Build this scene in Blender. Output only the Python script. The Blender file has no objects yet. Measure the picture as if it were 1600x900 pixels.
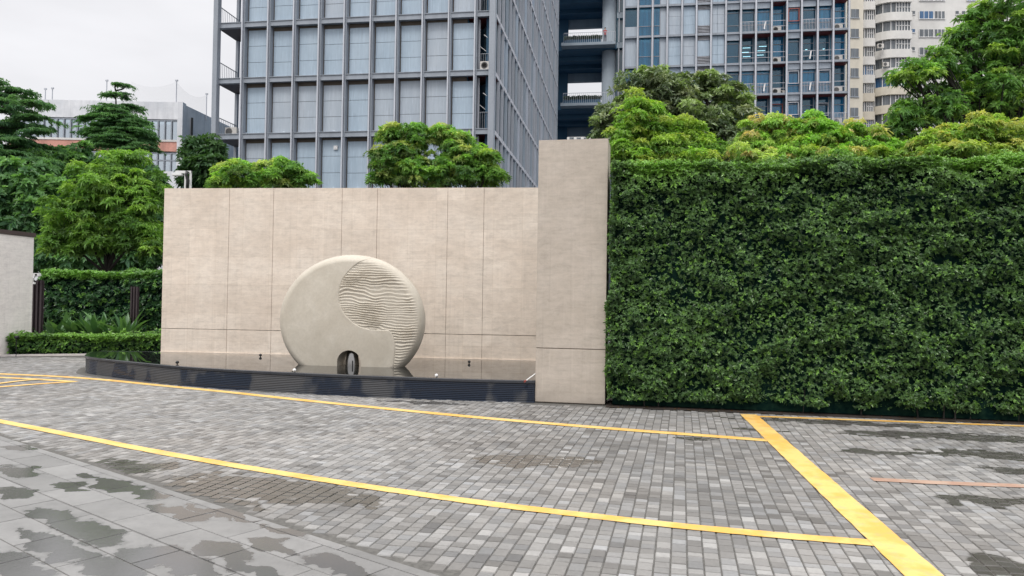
import bpy, bmesh, math, random
import numpy as np
from mathutils import Vector, Matrix, Euler

random.seed(7)
rng = np.random.default_rng(11)
scene = bpy.context.scene
COL = scene.collection
R = math.radians

# ---------------------------------------------------------------- camera
FPX = 1150.0                      # focal length in pixels of the 1600 px wide photograph
CAM_Z, PITCH, ROLL = 1.6, 91.0, 0.86
cam_data = bpy.data.cameras.new("camera")
cam = bpy.data.objects.new("camera", cam_data)
COL.objects.link(cam)
cam_data.sensor_width = 36.0
cam_data.lens = 36.0 * FPX / 1600.0
cam_data.clip_start = 0.05
cam_data.clip_end = 2000
CAM_R = Matrix.Rotation(R(PITCH), 4, 'X') @ Matrix.Rotation(R(ROLL), 4, 'Z')
cam.matrix_world = Matrix.Translation((0, 0, CAM_Z)) @ CAM_R
scene.camera = cam

# ---------------------------------------------------------------- world: overcast sky
SUN_EL, SUN_ROT = 58.0, 205.0
world = bpy.data.worlds.new("World")
scene.world = world
world.use_nodes = True
wt = world.node_tree
wt.nodes.clear()
w_out = wt.nodes.new("ShaderNodeOutputWorld")
w_bg = wt.nodes.new("ShaderNodeBackground")
w_sky = wt.nodes.new("ShaderNodeTexSky")
w_sky.sky_type = 'NISHITA'
w_sky.sun_disc = False
w_sky.sun_elevation = R(SUN_EL)
w_sky.sun_rotation = R(SUN_ROT)
w_sky.air_density = 1.5
w_sky.dust_density = 3.0
w_bg.inputs['Strength'].default_value = 0.1
w_tc = wt.nodes.new("ShaderNodeTexCoord")
w_sep = wt.nodes.new("ShaderNodeSeparateXYZ")
wt.links.new(w_tc.outputs['Generated'], w_sep.inputs[0])
w_ramp = wt.nodes.new("ShaderNodeValToRGB")       # cloud deck: brighter overhead than at the horizon
w_ramp.color_ramp.interpolation = 'EASE'
w_ramp.color_ramp.elements[0].position = 0.28
w_ramp.color_ramp.elements[0].color = (7.75, 7.70, 7.95, 1)
w_ramp.color_ramp.elements[1].position = 0.8
w_ramp.color_ramp.elements[1].color = (21.2, 21.1, 21.2, 1)
wt.links.new(w_sep.outputs['Z'], w_ramp.inputs[0])
w_map = wt.nodes.new("ShaderNodeMapping")
w_map.inputs['Scale'].default_value = (1.6, 1.6, 5.0)
wt.links.new(w_tc.outputs['Generated'], w_map.inputs[0])
w_noise = wt.nodes.new("ShaderNodeTexNoise")
w_noise.inputs['Scale'].default_value = 1.7
w_noise.inputs['Detail'].default_value = 5
wt.links.new(w_map.outputs[0], w_noise.inputs['Vector'])
w_nr = wt.nodes.new("ShaderNodeMapRange")
w_nr.inputs['From Min'].default_value = 0.3
w_nr.inputs['From Max'].default_value = 0.75
w_nr.inputs['To Min'].default_value = 0.90
w_nr.inputs['To Max'].default_value = 1.12
wt.links.new(w_noise.outputs['Fac'], w_nr.inputs['Value'])
w_mul = wt.nodes.new("ShaderNodeVectorMath")
w_mul.operation = 'SCALE'
wt.links.new(w_ramp.outputs[0], w_mul.inputs[0])
wt.links.new(w_nr.outputs[0], w_mul.inputs['Scale'])
w_mix = wt.nodes.new("ShaderNodeMix")
w_mix.data_type = 'RGBA'
w_mix.inputs[0].default_value = 0.93              # thin veil of blue sky through the cloud
wt.links.new(w_sky.outputs[0], w_mix.inputs[6])
wt.links.new(w_mul.outputs[0], w_mix.inputs[7])
wt.links.new(w_mix.outputs[2], w_bg.inputs['Color'])
wt.links.new(w_bg.outputs[0], w_out.inputs['Surface'])

sun_data = bpy.data.lights.new("sun", 'SUN')
sun_data.energy = 1.3
sun_data.angle = R(18)
sun_data.color = (1.0, 0.95, 0.88)
sun = bpy.data.objects.new("sun", sun_data)
COL.objects.link(sun)
# light comes from behind and to the left of the camera, high up
_az = R(SUN_ROT)
_sd = Vector((math.sin(_az) * math.cos(R(SUN_EL)), math.cos(_az) * math.cos(R(SUN_EL)), math.sin(R(SUN_EL))))
sun.rotation_euler = _sd.to_track_quat('Z', 'Y').to_euler()

vs = scene.view_settings
vs.view_transform = 'Standard'
vs.look = 'None'
vs.exposure = 0.18
vs.gamma = 1.0
vs.use_curve_mapping = False
scene.cycles.max_bounces = 6
scene.cycles.diffuse_bounces = 3
scene.cycles.glossy_bounces = 3
scene.cycles.transmission_bounces = 4
scene.cycles.transparent_max_bounces = 8
scene.cycles.caustics_reflective = False
scene.cycles.caustics_refractive = False

# ---------------------------------------------------------------- helpers
def at_z(px, py, z=0.0):
    """point of the scene seen at a pixel of the photograph, at height z"""
    d = CAM_R.to_3x3() @ Vector((px - 800, 450 - py, -FPX))
    return Vector((0, 0, CAM_Z)) + d * ((z - CAM_Z) / d.z)

def at_Y(px, py, Y):
    d = CAM_R.to_3x3() @ Vector((px - 800, 450 - py, -FPX))
    return Vector((0, 0, CAM_Z)) + d * (Y / d.y)

def on_plane(px, py, p, n):
    d = CAM_R.to_3x3() @ Vector((px - 800, 450 - py, -FPX))
    c = Vector((0, 0, CAM_Z))
    return c + d * ((Vector(p) - c).dot(n) / d.dot(n))

def tag(o, label=None, cat=None, group=None, kind=None):
    if label: o['label'] = label
    if cat: o['category'] = cat
    if group: o['group'] = group
    if kind: o['kind'] = kind
    return o

def empty(name, loc=(0, 0, 0), rz=0.0, **kw):
    o = bpy.data.objects.new(name, None)
    o.empty_display_size = 0.2
    o.location = loc
    o.rotation_euler = (0, 0, rz)
    COL.objects.link(o)
    return tag(o, **kw)

def link(name, me, mat, parent=None, smooth=False, **kw):
    o = bpy.data.objects.new(name, me)
    COL.objects.link(o)
    if mat is not None and not me.materials:
        me.materials.append(mat)
    if parent is not None:
        o.parent = parent
    if smooth and len(me.polygons):
        me.polygons.foreach_set('use_smooth', [True] * len(me.polygons))
    return tag(o, **kw)

class MB:
    """collects boxes, bars and tubes and links them as one mesh"""
    def __init__(s):
        s.v = []; s.f = []
    def add(s, vs, fs):
        n = len(s.v)
        s.v.extend([tuple(v) for v in vs])
        s.f.extend([tuple(i + n for i in f) for f in fs])
        return s
    def box(s, x0, x1, y0, y1, z0, z1, b=0.0):
        if b <= 0:
            vs = [(x0, y0, z0), (x1, y0, z0), (x1, y1, z0), (x0, y1, z0), (x0, y0, z1), (x1, y0, z1), (x1, y1, z1), (x0, y1, z1)]
            return s.add(vs, [(0, 3, 2, 1), (4, 5, 6, 7), (0, 1, 5, 4), (1, 2, 6, 5), (2, 3, 7, 6), (3, 0, 4, 7)])
        bm = bmesh.new()
        bmesh.ops.create_cube(bm, size=1)
        for v in bm.verts:
            v.co = Vector(((x0 + x1) / 2 + v.co.x * (x1 - x0), (y0 + y1) / 2 + v.co.y * (y1 - y0), (z0 + z1) / 2 + v.co.z * (z1 - z0)))
        bmesh.ops.bevel(bm, geom=bm.edges[:], offset=b, segments=2, affect='EDGES')
        bm.verts.index_update()
        s.add([v.co[:] for v in bm.verts], [[v.index for v in f.verts] for f in bm.faces])
        bm.free()
        return s
    def tube(s, pts, radii, n=8, cap=True):
        pts = [Vector(p) for p in pts]
        if not hasattr(radii, '__len__'): radii = [radii] * len(pts)
        rings = []
        up = None
        for i, p in enumerate(pts):
            t = (pts[min(i + 1, len(pts) - 1)] - pts[max(i - 1, 0)])
            if t.length < 1e-9: t = Vector((0, 0, 1))
            t.normalize()
            if up is None:
                up = t.orthogonal().normalized()
            up = (up - t * up.dot(t))
            up = up.normalized() if up.length > 1e-6 else t.orthogonal().normalized()
            w = t.cross(up)
            rings.append([p + (up * math.cos(2 * math.pi * k / n) + w * math.sin(2 * math.pi * k / n)) * radii[i] for k in range(n)])
        vs = [v for r in rings for v in r]
        fs = []
        for i in range(len(pts) - 1):
            for k in range(n):
                a = i * n + k; b = i * n + (k + 1) % n
                fs.append((a, b, b + n, a + n))
        if cap:
            fs.append(tuple(range(n - 1, -1, -1)))
            fs.append(tuple((len(pts) - 1) * n + k for k in range(n)))
        return s.add(vs, fs)
    def lathe(s, prof, n=24, c=(0, 0, 0), ax='z'):
        vs = []; fs = []
        for r, h in prof:
            for k in range(n):
                a = 2 * math.pi * k / n
                x, y = r * math.cos(a), r * math.sin(a)
                p = (x, y, h) if ax == 'z' else ((x, h, y) if ax == 'y' else (h, x, y))
                vs.append((p[0] + c[0], p[1] + c[1], p[2] + c[2]))
        for i in range(len(prof) - 1):
            for k in range(n):
                a = i * n + k; b = i * n + (k + 1) % n
                fs.append((a, b, b + n, a + n))
        fs.append(tuple(range(n - 1, -1, -1)))
        fs.append(tuple((len(prof) - 1) * n + k for k in range(n)))
        return s.add(vs, fs)
    def build(s, name, mat, parent=None, smooth=False, **kw):
        me = bpy.data.meshes.new(name)
        me.from_pydata(s.v, [], s.f)
        me.validate()
        bm = bmesh.new(); bm.from_mesh(me)
        bmesh.ops.recalc_face_normals(bm, faces=bm.faces[:])
        bm.to_mesh(me); bm.free()
        return link(name, me, mat, parent, smooth, **kw)

def copy_tree(o, parent=None):
    c = o.copy(); COL.objects.link(c)
    if parent is not None: c.parent = parent
    for ch in list(o.children): copy_tree(ch, c)
    return c

# ---- value noise in numpy
_perm = rng.random((64, 64, 64)).astype(np.float32)
def vnoise(p):
    p = np.asarray(p, dtype=np.float64)
    i = np.floor(p).astype(int); f = p - i
    f = f * f * (3 - 2 * f)
    r = 0
    for dx in (0, 1):
        wx = f[:, 0] if dx else 1 - f[:, 0]
        for dy in (0, 1):
            wy = f[:, 1] if dy else 1 - f[:, 1]
            for dz in (0, 1):
                wz = f[:, 2] if dz else 1 - f[:, 2]
                r = r + wx * wy * wz * _perm[(i[:, 0] + dx) % 64, (i[:, 1] + dy) % 64, (i[:, 2] + dz) % 64]
    return r * 2 - 1
def fbm(p, o=3):
    p = np.asarray(p, dtype=np.float64)
    s = 0; a = 1.0
    for _ in range(o):
        s = s + a * vnoise(p); p = p * 2.03 + 7.7; a *= .5
    return s

# ---- materials
class NT:
    def __init__(s, name):
        s.m = bpy.data.materials.new(name); s.m.use_nodes = True
        s.t = s.m.node_tree; s.n = s.t.nodes
        s.b = s.n['Principled BSDF']; s.out = s.n['Material Output']
    def new(s, t, **kw):
        n = s.n.new(t)
        for k, v in kw.items(): setattr(n, k, v)
        return n
    def link(s, a, b): s.t.links.new(a, b)
    def coord(s, scale=(1, 1, 1), which='Object', rot=(0, 0, 0)):
        tc = s.new("ShaderNodeTexCoord"); mp = s.new("ShaderNodeMapping")
        mp.inputs['Scale'].default_value = scale; mp.inputs['Rotation'].default_value = rot
        s.link(tc.outputs[which], mp.inputs[0]); return mp.outputs[0]
    def wpos(s, scale=(1, 1, 1), rot=(0, 0, 0)):
        g = s.new("ShaderNodeNewGeometry"); mp = s.new("ShaderNodeMapping")
        mp.inputs['Scale'].default_value = scale; mp.inputs['Rotation'].default_value = rot
        s.link(g.outputs['Position'], mp.inputs[0]); return mp.outputs[0]
    def noise(s, vec, scale, detail=4, rough=.55, dist=0.0):
        n = s.new("ShaderNodeTexNoise")
        n.inputs['Scale'].default_value = scale; n.inputs['Detail'].default_value = detail
        n.inputs['Roughness'].default_value = rough; n.inputs['Distortion'].default_value = dist
        s.link(vec, n.inputs['Vector']); return n.outputs['Fac']
    def ramp(s, fac, stops, interp='LINEAR'):
        r = s.new("ShaderNodeValToRGB"); cr = r.color_ramp; cr.interpolation = interp
        while len(cr.elements) < len(stops): cr.elements.new(.5)
        for e, (p, c) in zip(cr.elements, stops):
            e.position = p
            e.color = (c, c, c, 1) if not hasattr(c, '__len__') else (c[0], c[1], c[2], 1)
        s.link(fac, r.inputs[0]); return r.outputs[0]
    def math(s, op, a, b=None, clamp=False):
        n = s.new("ShaderNodeMath", operation=op); n.use_clamp = clamp
        for i, x in enumerate((a, b)):
            if x is None: continue
            if isinstance(x, (int, float)): n.inputs[i].default_value = x
            else: s.link(x, n.inputs[i])
        return n.outputs[0]
    def mix(s, fac, a, b, mode='MIX'):
        n = s.new("ShaderNodeMix", data_type='RGBA', blend_type=mode)
        for i, x in ((0, fac), (6, a), (7, b)):
            if isinstance(x, (int, float)): n.inputs[i].default_value = x
            elif isinstance(x, tuple): n.inputs[i].default_value = (x[0], x[1], x[2], 1)
            else: s.link(x, n.inputs[i])
        return n.outputs[2]
    def bump(s, h, strength=.3, dist=.01, normal=None):
        b = s.new("ShaderNodeBump"); b.inputs['Strength'].default_value = strength; b.inputs['Distance'].default_value = dist
        s.link(h, b.inputs['Height'])
        if normal is not None: s.link(normal, b.inputs['Normal'])
        return b.outputs[0]
    def set(s, **kw):
        for k, v in kw.items():
            i = s.b.inputs[{'color': 'Base Color', 'rough': 'Roughness', 'metal': 'Metallic', 'normal': 'Normal', 'spec': 'Specular IOR Level',
                            'emit': 'Emission Color', 'emit_s': 'Emission Strength', 'ior': 'IOR', 'trans': 'Transmission Weight', 'coat': 'Coat Weight'}[k]]
            if isinstance(v, (int, float)): i.default_value = v
            elif isinstance(v, tuple): i.default_value = (v[0], v[1], v[2], 1)
            else: s.link(v, i)
        return s

def painted(name, col, rough=.5, var=.18, scale=3.0, streak=True, metal=0.0, bump=.1):
    """painted / plain surface with grime, vertical streaks and a little unevenness"""
    t = NT(name)
    v = t.coord(scale=(1, 1, .18 if streak else 1))
    a = t.noise(v, scale, 5, .6)
    b = t.noise(t.coord(), scale * 6, 3)
    f = t.math('ADD', t.math('MULTIPLY', a, .7), t.math('MULTIPLY', b, .3))
    c = t.ramp(f, [(.3, tuple(x * (1 - var) for x in col)), (.7, tuple(min(1, x * (1 + var * .6)) for x in col))])
    t.set(color=c, rough=t.ramp(b, [(.3, max(0, rough - .08)), (.7, min(1, rough + .1))]), metal=metal)
    if bump: t.set(normal=t.bump(b, bump, .004))
    return t.m

def stone_mat(name, c0, c1, c2, blocks=True):
    t = NT(name)
    v = t.coord(scale=(1, 1, 1))
    big = t.noise(t.coord(scale=(.5, .5, .9)), 1.3, 4, .6)
    vein = t.noise(t.coord(scale=(.8, .8, 7)), 2.2, 6, .65, .6)
    wav = t.noise(t.coord(scale=(.7, .7, 3.2), rot=(0, R(6), 0)), 5.5, 4, .6, 1.2)
    vert = t.noise(t.coord(scale=(9, 9, .5)), 1.6, 5, .65)
    fine = t.noise(v, 60, 3)
    col = t.ramp(big, [(.3, c0), (.5, c1), (.72, c2)])
    col = t.mix(t.ramp(vein, [(.35, 0.0), (.7, .42)]), col, tuple(x * .82 for x in c0))
    col = t.mix(t.ramp(wav, [(.5, 0.0), (.62, .3), (.7, 0.0)]), col, tuple(x * .8 for x in c0))
    col = t.mix(t.ramp(vert, [(.55, 0.0), (.8, .35)]), col, tuple(min(1, x * 1.14) for x in c2))
    if blocks:
        br = t.new("ShaderNodeTexBrick")
        br.offset = .0; br.inputs['Scale'].default_value = 1.0
        br.inputs['Brick Width'].default_value = .62; br.inputs['Row Height'].default_value = .62
        br.inputs['Mortar Size'].default_value = .004; br.inputs['Mortar Smooth'].default_value = .5
        br.inputs['Color1'].default_value = (1.07, 1.06, 1.05, 1); br.inputs['Color2'].default_value = (.93, .92, .91, 1)
        br.inputs['Mortar'].default_value = (.84, .80, .74, 1)
        tc = t.new("ShaderNodeTexCoord"); sx = t.new("ShaderNodeSeparateXYZ"); cx = t.new("ShaderNodeCombineXYZ")
        t.link(tc.outputs['Object'], sx.inputs[0]); t.link(sx.outputs['X'], cx.inputs['X']); t.link(sx.outputs['Z'], cx.inputs['Y'])
        t.link(cx.outputs[0], br.inputs['Vector'])
        col = t.mix(.75, col, br.outputs['Color'], 'MULTIPLY')
    mot = t.noise(t.coord(scale=(1, 1, 1.4)), 4.5, 6, .75, .3)
    col = t.mix(.8, col, t.ramp(mot, [(.32, .84), (.5, 1.0), (.68, 1.10)]), 'MULTIPLY')
    drip = t.noise(t.coord(scale=(14, 14, .25)), 1.1, 4, .7)
    col = t.mix(t.ramp(drip, [(.56, 0.0), (.78, .38)]), col, tuple(x * .70 for x in c0))
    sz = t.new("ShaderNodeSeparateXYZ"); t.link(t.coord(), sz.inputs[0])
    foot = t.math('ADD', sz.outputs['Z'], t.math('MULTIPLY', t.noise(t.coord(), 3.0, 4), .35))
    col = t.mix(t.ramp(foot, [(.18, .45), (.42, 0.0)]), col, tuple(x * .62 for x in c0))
    col = t.mix(t.ramp(fine, [(.3, .12), (.6, 0.0)]), col, tuple(x * .6 for x in c0))
    t.set(color=col, rough=.72, normal=t.bump(t.math('ADD', t.math('MULTIPLY', fine, .5), vein), .25, .004))
    return t.m

def leaf_mat(name, gloss=.38, trans=.35, spec=.4):
    t = NT(name)
    at = t.new("ShaderNodeAttribute"); at.attribute_name = 'col'
    col = at.outputs['Color']
    t.set(color=col, rough=gloss, spec=spec)
    tr = t.new("ShaderNodeBsdfTranslucent")
    g = t.mix(1.0, col, (1.25, 1.35, .6), 'MULTIPLY')
    t.link(g, tr.inputs['Color'])
    mx = t.new("ShaderNodeMixShader"); mx.inputs[0].default_value = trans
    t.link(t.b.outputs[0], mx.inputs[1]); t.link(tr.outputs[0], mx.inputs[2])
    t.link(mx.outputs[0], t.out.inputs['Surface'])
    return t.m

def glass_mat(name, tint, refl=.5, rough=.05):
    """window pane: partly see-through, partly mirror"""
    t = NT(name)
    v = t.coord()
    w = t.noise(v, .9, 2)
    gl = t.new("ShaderNodeBsdfGlossy"); gl.inputs['Roughness'].default_value = rough
    gl.inputs['Color'].default_value = (.75, .82, .88, 1)
    t.link(t.bump(w, .08, .05), gl.inputs['Normal'])
    tp = t.new("ShaderNodeBsdfTransparent"); tp.inputs['Color'].default_value = (*tint, 1)
    fr = t.new("ShaderNodeFresnel"); fr.inputs['IOR'].default_value = 1.5
    fac = t.math('ADD', t.math('MULTIPLY', fr.outputs[0], .8), refl * .12, True)
    mx = t.new("ShaderNodeMixShader")
    t.link(fac, mx.inputs[0]); t.link(tp.outputs[0], mx.inputs[1]); t.link(gl.outputs[0], mx.inputs[2])
    t.link(mx.outputs[0], t.out.inputs['Surface'])
    return t.m

def tinted_gloss(name, c0, c1, rough=.1, scale=.6):
    """curtained / dark glazing: a dark body under a reflecting face"""
    t = NT(name)
    v = t.coord(scale=(3.0, 3.0, .25))
    f = t.noise(v, scale, 4, .6)
    t.set(color=t.ramp(f, [(.35, c0), (.68, c1)]), rough=rough, spec=.9)
    w = t.noise(t.coord(), .8, 2)
    t.set(normal=t.bump(w, .05, .05))
    return t.m

M = {}
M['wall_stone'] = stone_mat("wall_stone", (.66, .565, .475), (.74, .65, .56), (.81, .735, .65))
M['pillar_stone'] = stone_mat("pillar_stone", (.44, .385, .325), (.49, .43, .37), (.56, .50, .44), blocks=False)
M['left_stone'] = stone_mat("left_stone", (.74, .69, .66), (.80, .755, .72), (.85, .81, .77), blocks=False)
M['dark_gap'] = painted("dark_gap", (.13, .105, .085), .9)
M['dark_cap'] = painted("dark_cap", (.055, .035, .03), .5)
M['steel_grey'] = painted("steel_grey", (.285, .315, .36), .5, .22, 1.5)
M['steel_light'] = painted("steel_light", (.50, .52, .57), .5, .2, 1.5)
M['white_metal'] = painted("white_metal", (.72, .72, .72), .45, .12)
M['black_metal'] = painted("black_metal", (.012, .012, .014), .35, .3)
M['brown_metal'] = painted("brown_metal", (.045, .032, .036), .45, .25)
M['red_soffit'] = painted("red_soffit", (.19, .035, .035), .6, .25)
M['bark'] = painted("bark", (.055, .045, .038), .9, .4, 6, bump=.6)
M['bark_dark'] = painted("bark_dark", (.03, .026, .022), .9, .4, 6, bump=.6)
M['concrete'] = painted("concrete", (.32, .33, .35), .8, .3, .8)
M['leaf'] = leaf_mat("leaf")
M['leaf_gloss'] = leaf_mat("leaf_gloss", .3, .22, .5)
M['soil'] = painted("soil", (.035, .024, .018), 1.0, .5, 9, False, bump=1.0)
# ---------------------------------------------------------------- ground
g = MB(); g.add([(-300, -40, -.03), (300, -40, -.03), (300, 600, -.03), (-300, 600, -.03)], [(0, 1, 2, 3)])
t = NT("ground_mat")
f = t.noise(t.wpos(), .8, 6)
t.set(color=t.ramp(f, [(.3, (.05, .05, .052)), (.7, (.10, .10, .105))]), rough=.85, normal=t.bump(t.noise(t.wpos(), 60, 3), .4, .006))
g.build('ground', t.m, kind='structure')

# key points of the plan
W1 = at_z(251, 549.5, .35); W0 = at_z(836, 563.5, .35)      # water line of the long stone wall, left and right end
wdir = (W0 - W1); wdir.z = 0; WALL_L = wdir.length; wdir.normalize()
WTH = math.atan2(wdir.y, wdir.x)
P1 = at_z(836, 628.5, 0); P2 = at_z(945, 633, 0)             # front foot of the pillar
H1 = at_z(946, 636, 0); H2 = at_z(1600, 663, 0)              # foot of the tall hedge
hdir = (H2 - H1).normalized(); HTH = math.atan2(hdir.y, hdir.x)
FT = R(-8.8)                                                  # street grid of the towers

# outline of the basin (front curve, on the ground) from the left tip to the pillar
_bp = [(160, 548.5, .35), (143, 549.2, .35), (134, 552.5, .35)]
_fr = [(134, 583, 0), (150, 586.4, 0), (176, 590, 0), (215, 595, 0), (270, 601.3, 0), (326, 606, 0), (401, 611, 0), (520, 617.5, 0), (660, 623.6, 0), (760, 627, 0), (835, 628.8, 0)]
raw = [at_z(*a) for a in _bp[:2]] + [Vector((-9.0, 15.65, 0))] + [at_z(*a) for a in _fr]
raw = [Vector((p.x, p.y, 0)) for p in raw]
def catmull(pts, n=8):
    P = [pts[0] * 2 - pts[1]] + list(pts) + [pts[-1] * 2 - pts[-2]]
    out = []
    for i in range(1, len(P) - 2):
        for k in range(n):
            u = k / n
            a, b, c, d = P[i - 1], P[i], P[i + 1], P[i + 2]
            out.append(.5 * ((2 * b) + (c - a) * u + (2 * a - 5 * b + 4 * c - d) * u * u + (3 * b - a - 3 * c + d) * u ** 3))
    out.append(P[-2])
    return out
basin_curve = catmull(raw, 6)
back_left = basin_curve[0]
basin_poly = [(p.x, p.y) for p in basin_curve] + [(W0.x + .6 * wdir.x, W0.y + .6 * wdir.y), (W1.x, W1.y)]

def inside(poly, x, y):
    x = np.asarray(x); y = np.asarray(y)
    r = np.zeros(x.shape, bool)
    n = len(poly)
    for i in range(n):
        x0, y0 = poly[i]; x1, y1 = poly[(i + 1) % n]
        if y0 == y1: continue
        c = ((y0 > y) != (y1 > y)) & (x < (x1 - x0) * (y - y0) / (y1 - y0) + x0)
        r ^= c
    return r

# boundary between the setts and the large slabs
B1 = at_z(0, 681); B2 = at_z(667, 893)
bd = (B2 - B1).normalized(); bn = Vector((-bd.y, bd.x, 0))       # bn points away from the slabs (far side)
if bn.y < 0: bn = -bn

# wet patches: (pixel x, pixel y, half length, half width (m), strength)
def blob_list(items):
    out = []
    for px, py, rx, ry, ang in items:
        p = at_z(px, py); out.append((p.x, p.y, rx, ry, R(ang)))
    return out
WET_SETT = blob_list([(195, 728, .62, .30, -20), (300, 765, .45, .22, -25), (420, 762, 1.0, .30, -22), (545, 778, .38, .18, -20), (350, 780, .5, .16, -25),
                      (840, 721, .66, .25, 3), (805, 716, .35, .16, 0),
                      (1300, 660, 1.6, .22, -11), (1480, 682, 1.5, .30, -11), (1400, 708, .75, .16, -5), (1560, 712, .8, .28, -20), (1590, 735, .4, .2, -10),
                      (1540, 783, .42, .17, -8), (1585, 885, .35, .22, 0), (1180, 672, .5, .12, -10), (1060, 640, 1.2, .1, -11), (660, 629, 1.0, .12, -10), (1080, 685, .5, .07, -10)])
WET_SLAB = blob_list([(20, 770, .35, .12, -35), (80, 805, .42, .14, -30), (30, 700, .3, .12, -30), (30, 735, .4, .12, -35), (110, 760, .3, .1, -37), (190, 760, .5, .14, -35),
                      (230, 770, .28, .12, -30), (270, 800, .4, .13, -35), (140, 830, .5, .16, -35), (100, 860, .4, .13, -35), (250, 870, .42, .20, -30), (330, 800, .3, .08, -37),
                      (345, 860, .34, .12, -37), (430, 855, .26, .09, -37), (445, 830, .28, .07, -37), (375, 805, .28, .07, -37), (530, 885, .36, .12, -37),
                      (20, 880, .5, .15, -35), (180, 890, .3, .12, -35), (130, 745, .2, .08, -37), (400, 890, .3, .1, -37), (60, 840, .3, .1, -37), (300, 890, .3, .1, -20)])

def wet_field(t, blobs, nscale, namp):
    """1 inside the wet patches, soft ragged rim"""
    g = t.new("ShaderNodeNewGeometry")
    pos = g.outputs['Position']
    nz = t.new("ShaderNodeTexNoise"); nz.inputs['Scale'].default_value = nscale; nz.inputs['Detail'].default_value = 4
    t.link(pos, nz.inputs['Vector'])
    sub = t.new("ShaderNodeVectorMath", operation='SUBTRACT'); t.link(nz.outputs['Color'], sub.inputs[0]); sub.inputs[1].default_value = (.5, .5, .5)
    sc = t.new("ShaderNodeVectorMath", operation='SCALE'); t.link(sub.outputs[0], sc.inputs[0]); sc.inputs['Scale'].default_value = namp
    ad = t.new("ShaderNodeVectorMath", operation='ADD'); t.link(pos, ad.inputs[0]); t.link(sc.outputs[0], ad.inputs[1])
    best = None
    for x, y, rx, ry, a in blobs:
        mp = t.new("ShaderNodeMapping", vector_type='TEXTURE')
        mp.inputs['Location'].default_value = (x, y, 0); mp.inputs['Rotation'].default_value = (0, 0, a); mp.inputs['Scale'].default_value = (rx, ry, 1000)
        t.link(ad.outputs[0], mp.inputs[0])
        ln = t.new("ShaderNodeVectorMath", operation='LENGTH'); t.link(mp.outputs[0], ln.inputs[0])
        best = ln.outputs['Value'] if best is None else t.math('MINIMUM', best, ln.outputs['Value'])
    return best      # < 1 inside

# ---- sett paving: every stone modelled, one sheet
t = NT("sett_stone")
at = t.new("ShaderNodeAttribute"); at.attribute_name = 'tone'
tone = at.outputs['Fac']
at2 = t.new("ShaderNodeAttribute"); at2.attribute_name = 'hue'
col = t.ramp(tone, [(0.0, (.118, .112, .106)), (.3, (.170, .164, .157)), (.65, (.245, .238, .230)), (1.0, (.335, .328, .32))])
warm = t.noise(t.wpos(), .45, 3)
col = t.mix(t.ramp(warm, [(.45, 0.0), (.75, .55)]), col, (1.0, .93, .86), 'MULTIPLY')
col = t.mix(t.ramp(at2.outputs['Fac'], [(.5, 0.0), (1.0, .6)]), col, (.93, .98, 1.05), 'MULTIPLY')
grain = t.noise(t.wpos(scale=(1, 1, 1)), 38, 5, .7)
col = t.mix(.5, col, t.ramp(grain, [(.3, .72), (.7, 1.25)]), 'MULTIPLY')
dirt = t.noise(t.wpos(scale=(.5, 1.4, 1), rot=(0, 0, R(18))), 1.5, 6, .7)
col = t.mix(.9, col, t.ramp(dirt, [(.3, .78), (.5, 1.0), (.7, 1.08)]), 'MULTIPLY')
dist = wet_field(t, WET_SETT, 3.0, .6)
wsh = t.math('ADD', dist, t.math('MULTIPLY', t.math('SUBTRACT', tone, .5), .55))
wet = t.ramp(wsh, [(.82, 1.0), (.98, 0.0)])
col = t.mix(t.math('MULTIPLY', wet, .8), col, (.06, .055, .048))
rough = t.mix(wet, t.ramp(grain, [(.3, .55), (.7, .8)]), (.16, .16, .16))
pud = t.ramp(dist, [(.25, .9), (.6, 0.0)])
t.set(color=col, rough=rough, spec=t.mix(wet, (.35, .35, .35), (.6, .6, .6)))
t.set(normal=t.bump(grain, .35, .004))
M['sett'] = t.m
t = NT("sett_joint")
gr = t.noise(t.wpos(), 30, 4)
t.set(color=t.ramp(gr, [(.3, (.07, .067, .062)), (.7, (.13, .125, .115))]), rough=.9)
M['joint'] = t.m

SA = R(13.0)
cu = Vector((math.cos(SA), -math.sin(SA), 0))     # across the courses
cv = Vector((math.sin(SA), math.cos(SA), 0))      # along the courses
cw = .100
xs = []; ys = []; ls = []; cols_ = []
for ci in range(-190, 130):
    v = 1.0 + rng.random() * .2
    while v < 27:
        L = rng.choice([.075, .09, .10, .125, .15], p=[.15, .25, .28, .22, .1])
        xs.append(ci * cw); ys.append(v + L / 2); ls.append(L); cols_.append(ci)
        v += L
xs = np.array(xs); ys = np.array(ys); ls = np.array(ls)
X = xs * cu.x + ys * cv.x; Y = xs * cu.y + ys * cv.y
keep = (Y > 3.0) & (Y < 24) & (X > -19) & (X < 11)
keep &= np.abs(X) < 1.0 + Y * .80
keep &= ~inside(basin_poly, X, Y)
far_b = (X - B1.x) * bn.x + (Y - B1.y) * bn.y
keep &= far_b > .07
hs = (X - H1.x) * hdir.x + (Y - H1.y) * hdir.y
hd = -(X - H1.x) * hdir.y + (Y - H1.y) * hdir.x
keep &= ~((hs > -1.3) & (hd > -.04))
SOIL_Y = 18.7
lawn = (Y > 18.6 + .02 * (X + 13)) & (X < -7.8)
keep &= ~lawn
keep &= ~((X > -7.8) & (Y > 16.4))
X = X[keep]; Y = Y[keep]; Ls = ls[keep]
n = len(X)
gap = .0027
hx = cw / 2 - gap; hy = Ls / 2 - gap
z = rng.normal(0, .0011, n)
tx = rng.normal(0, .012, n); ty = rng.normal(0, .010, n)
V = np.zeros((n, 8, 3))
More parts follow.
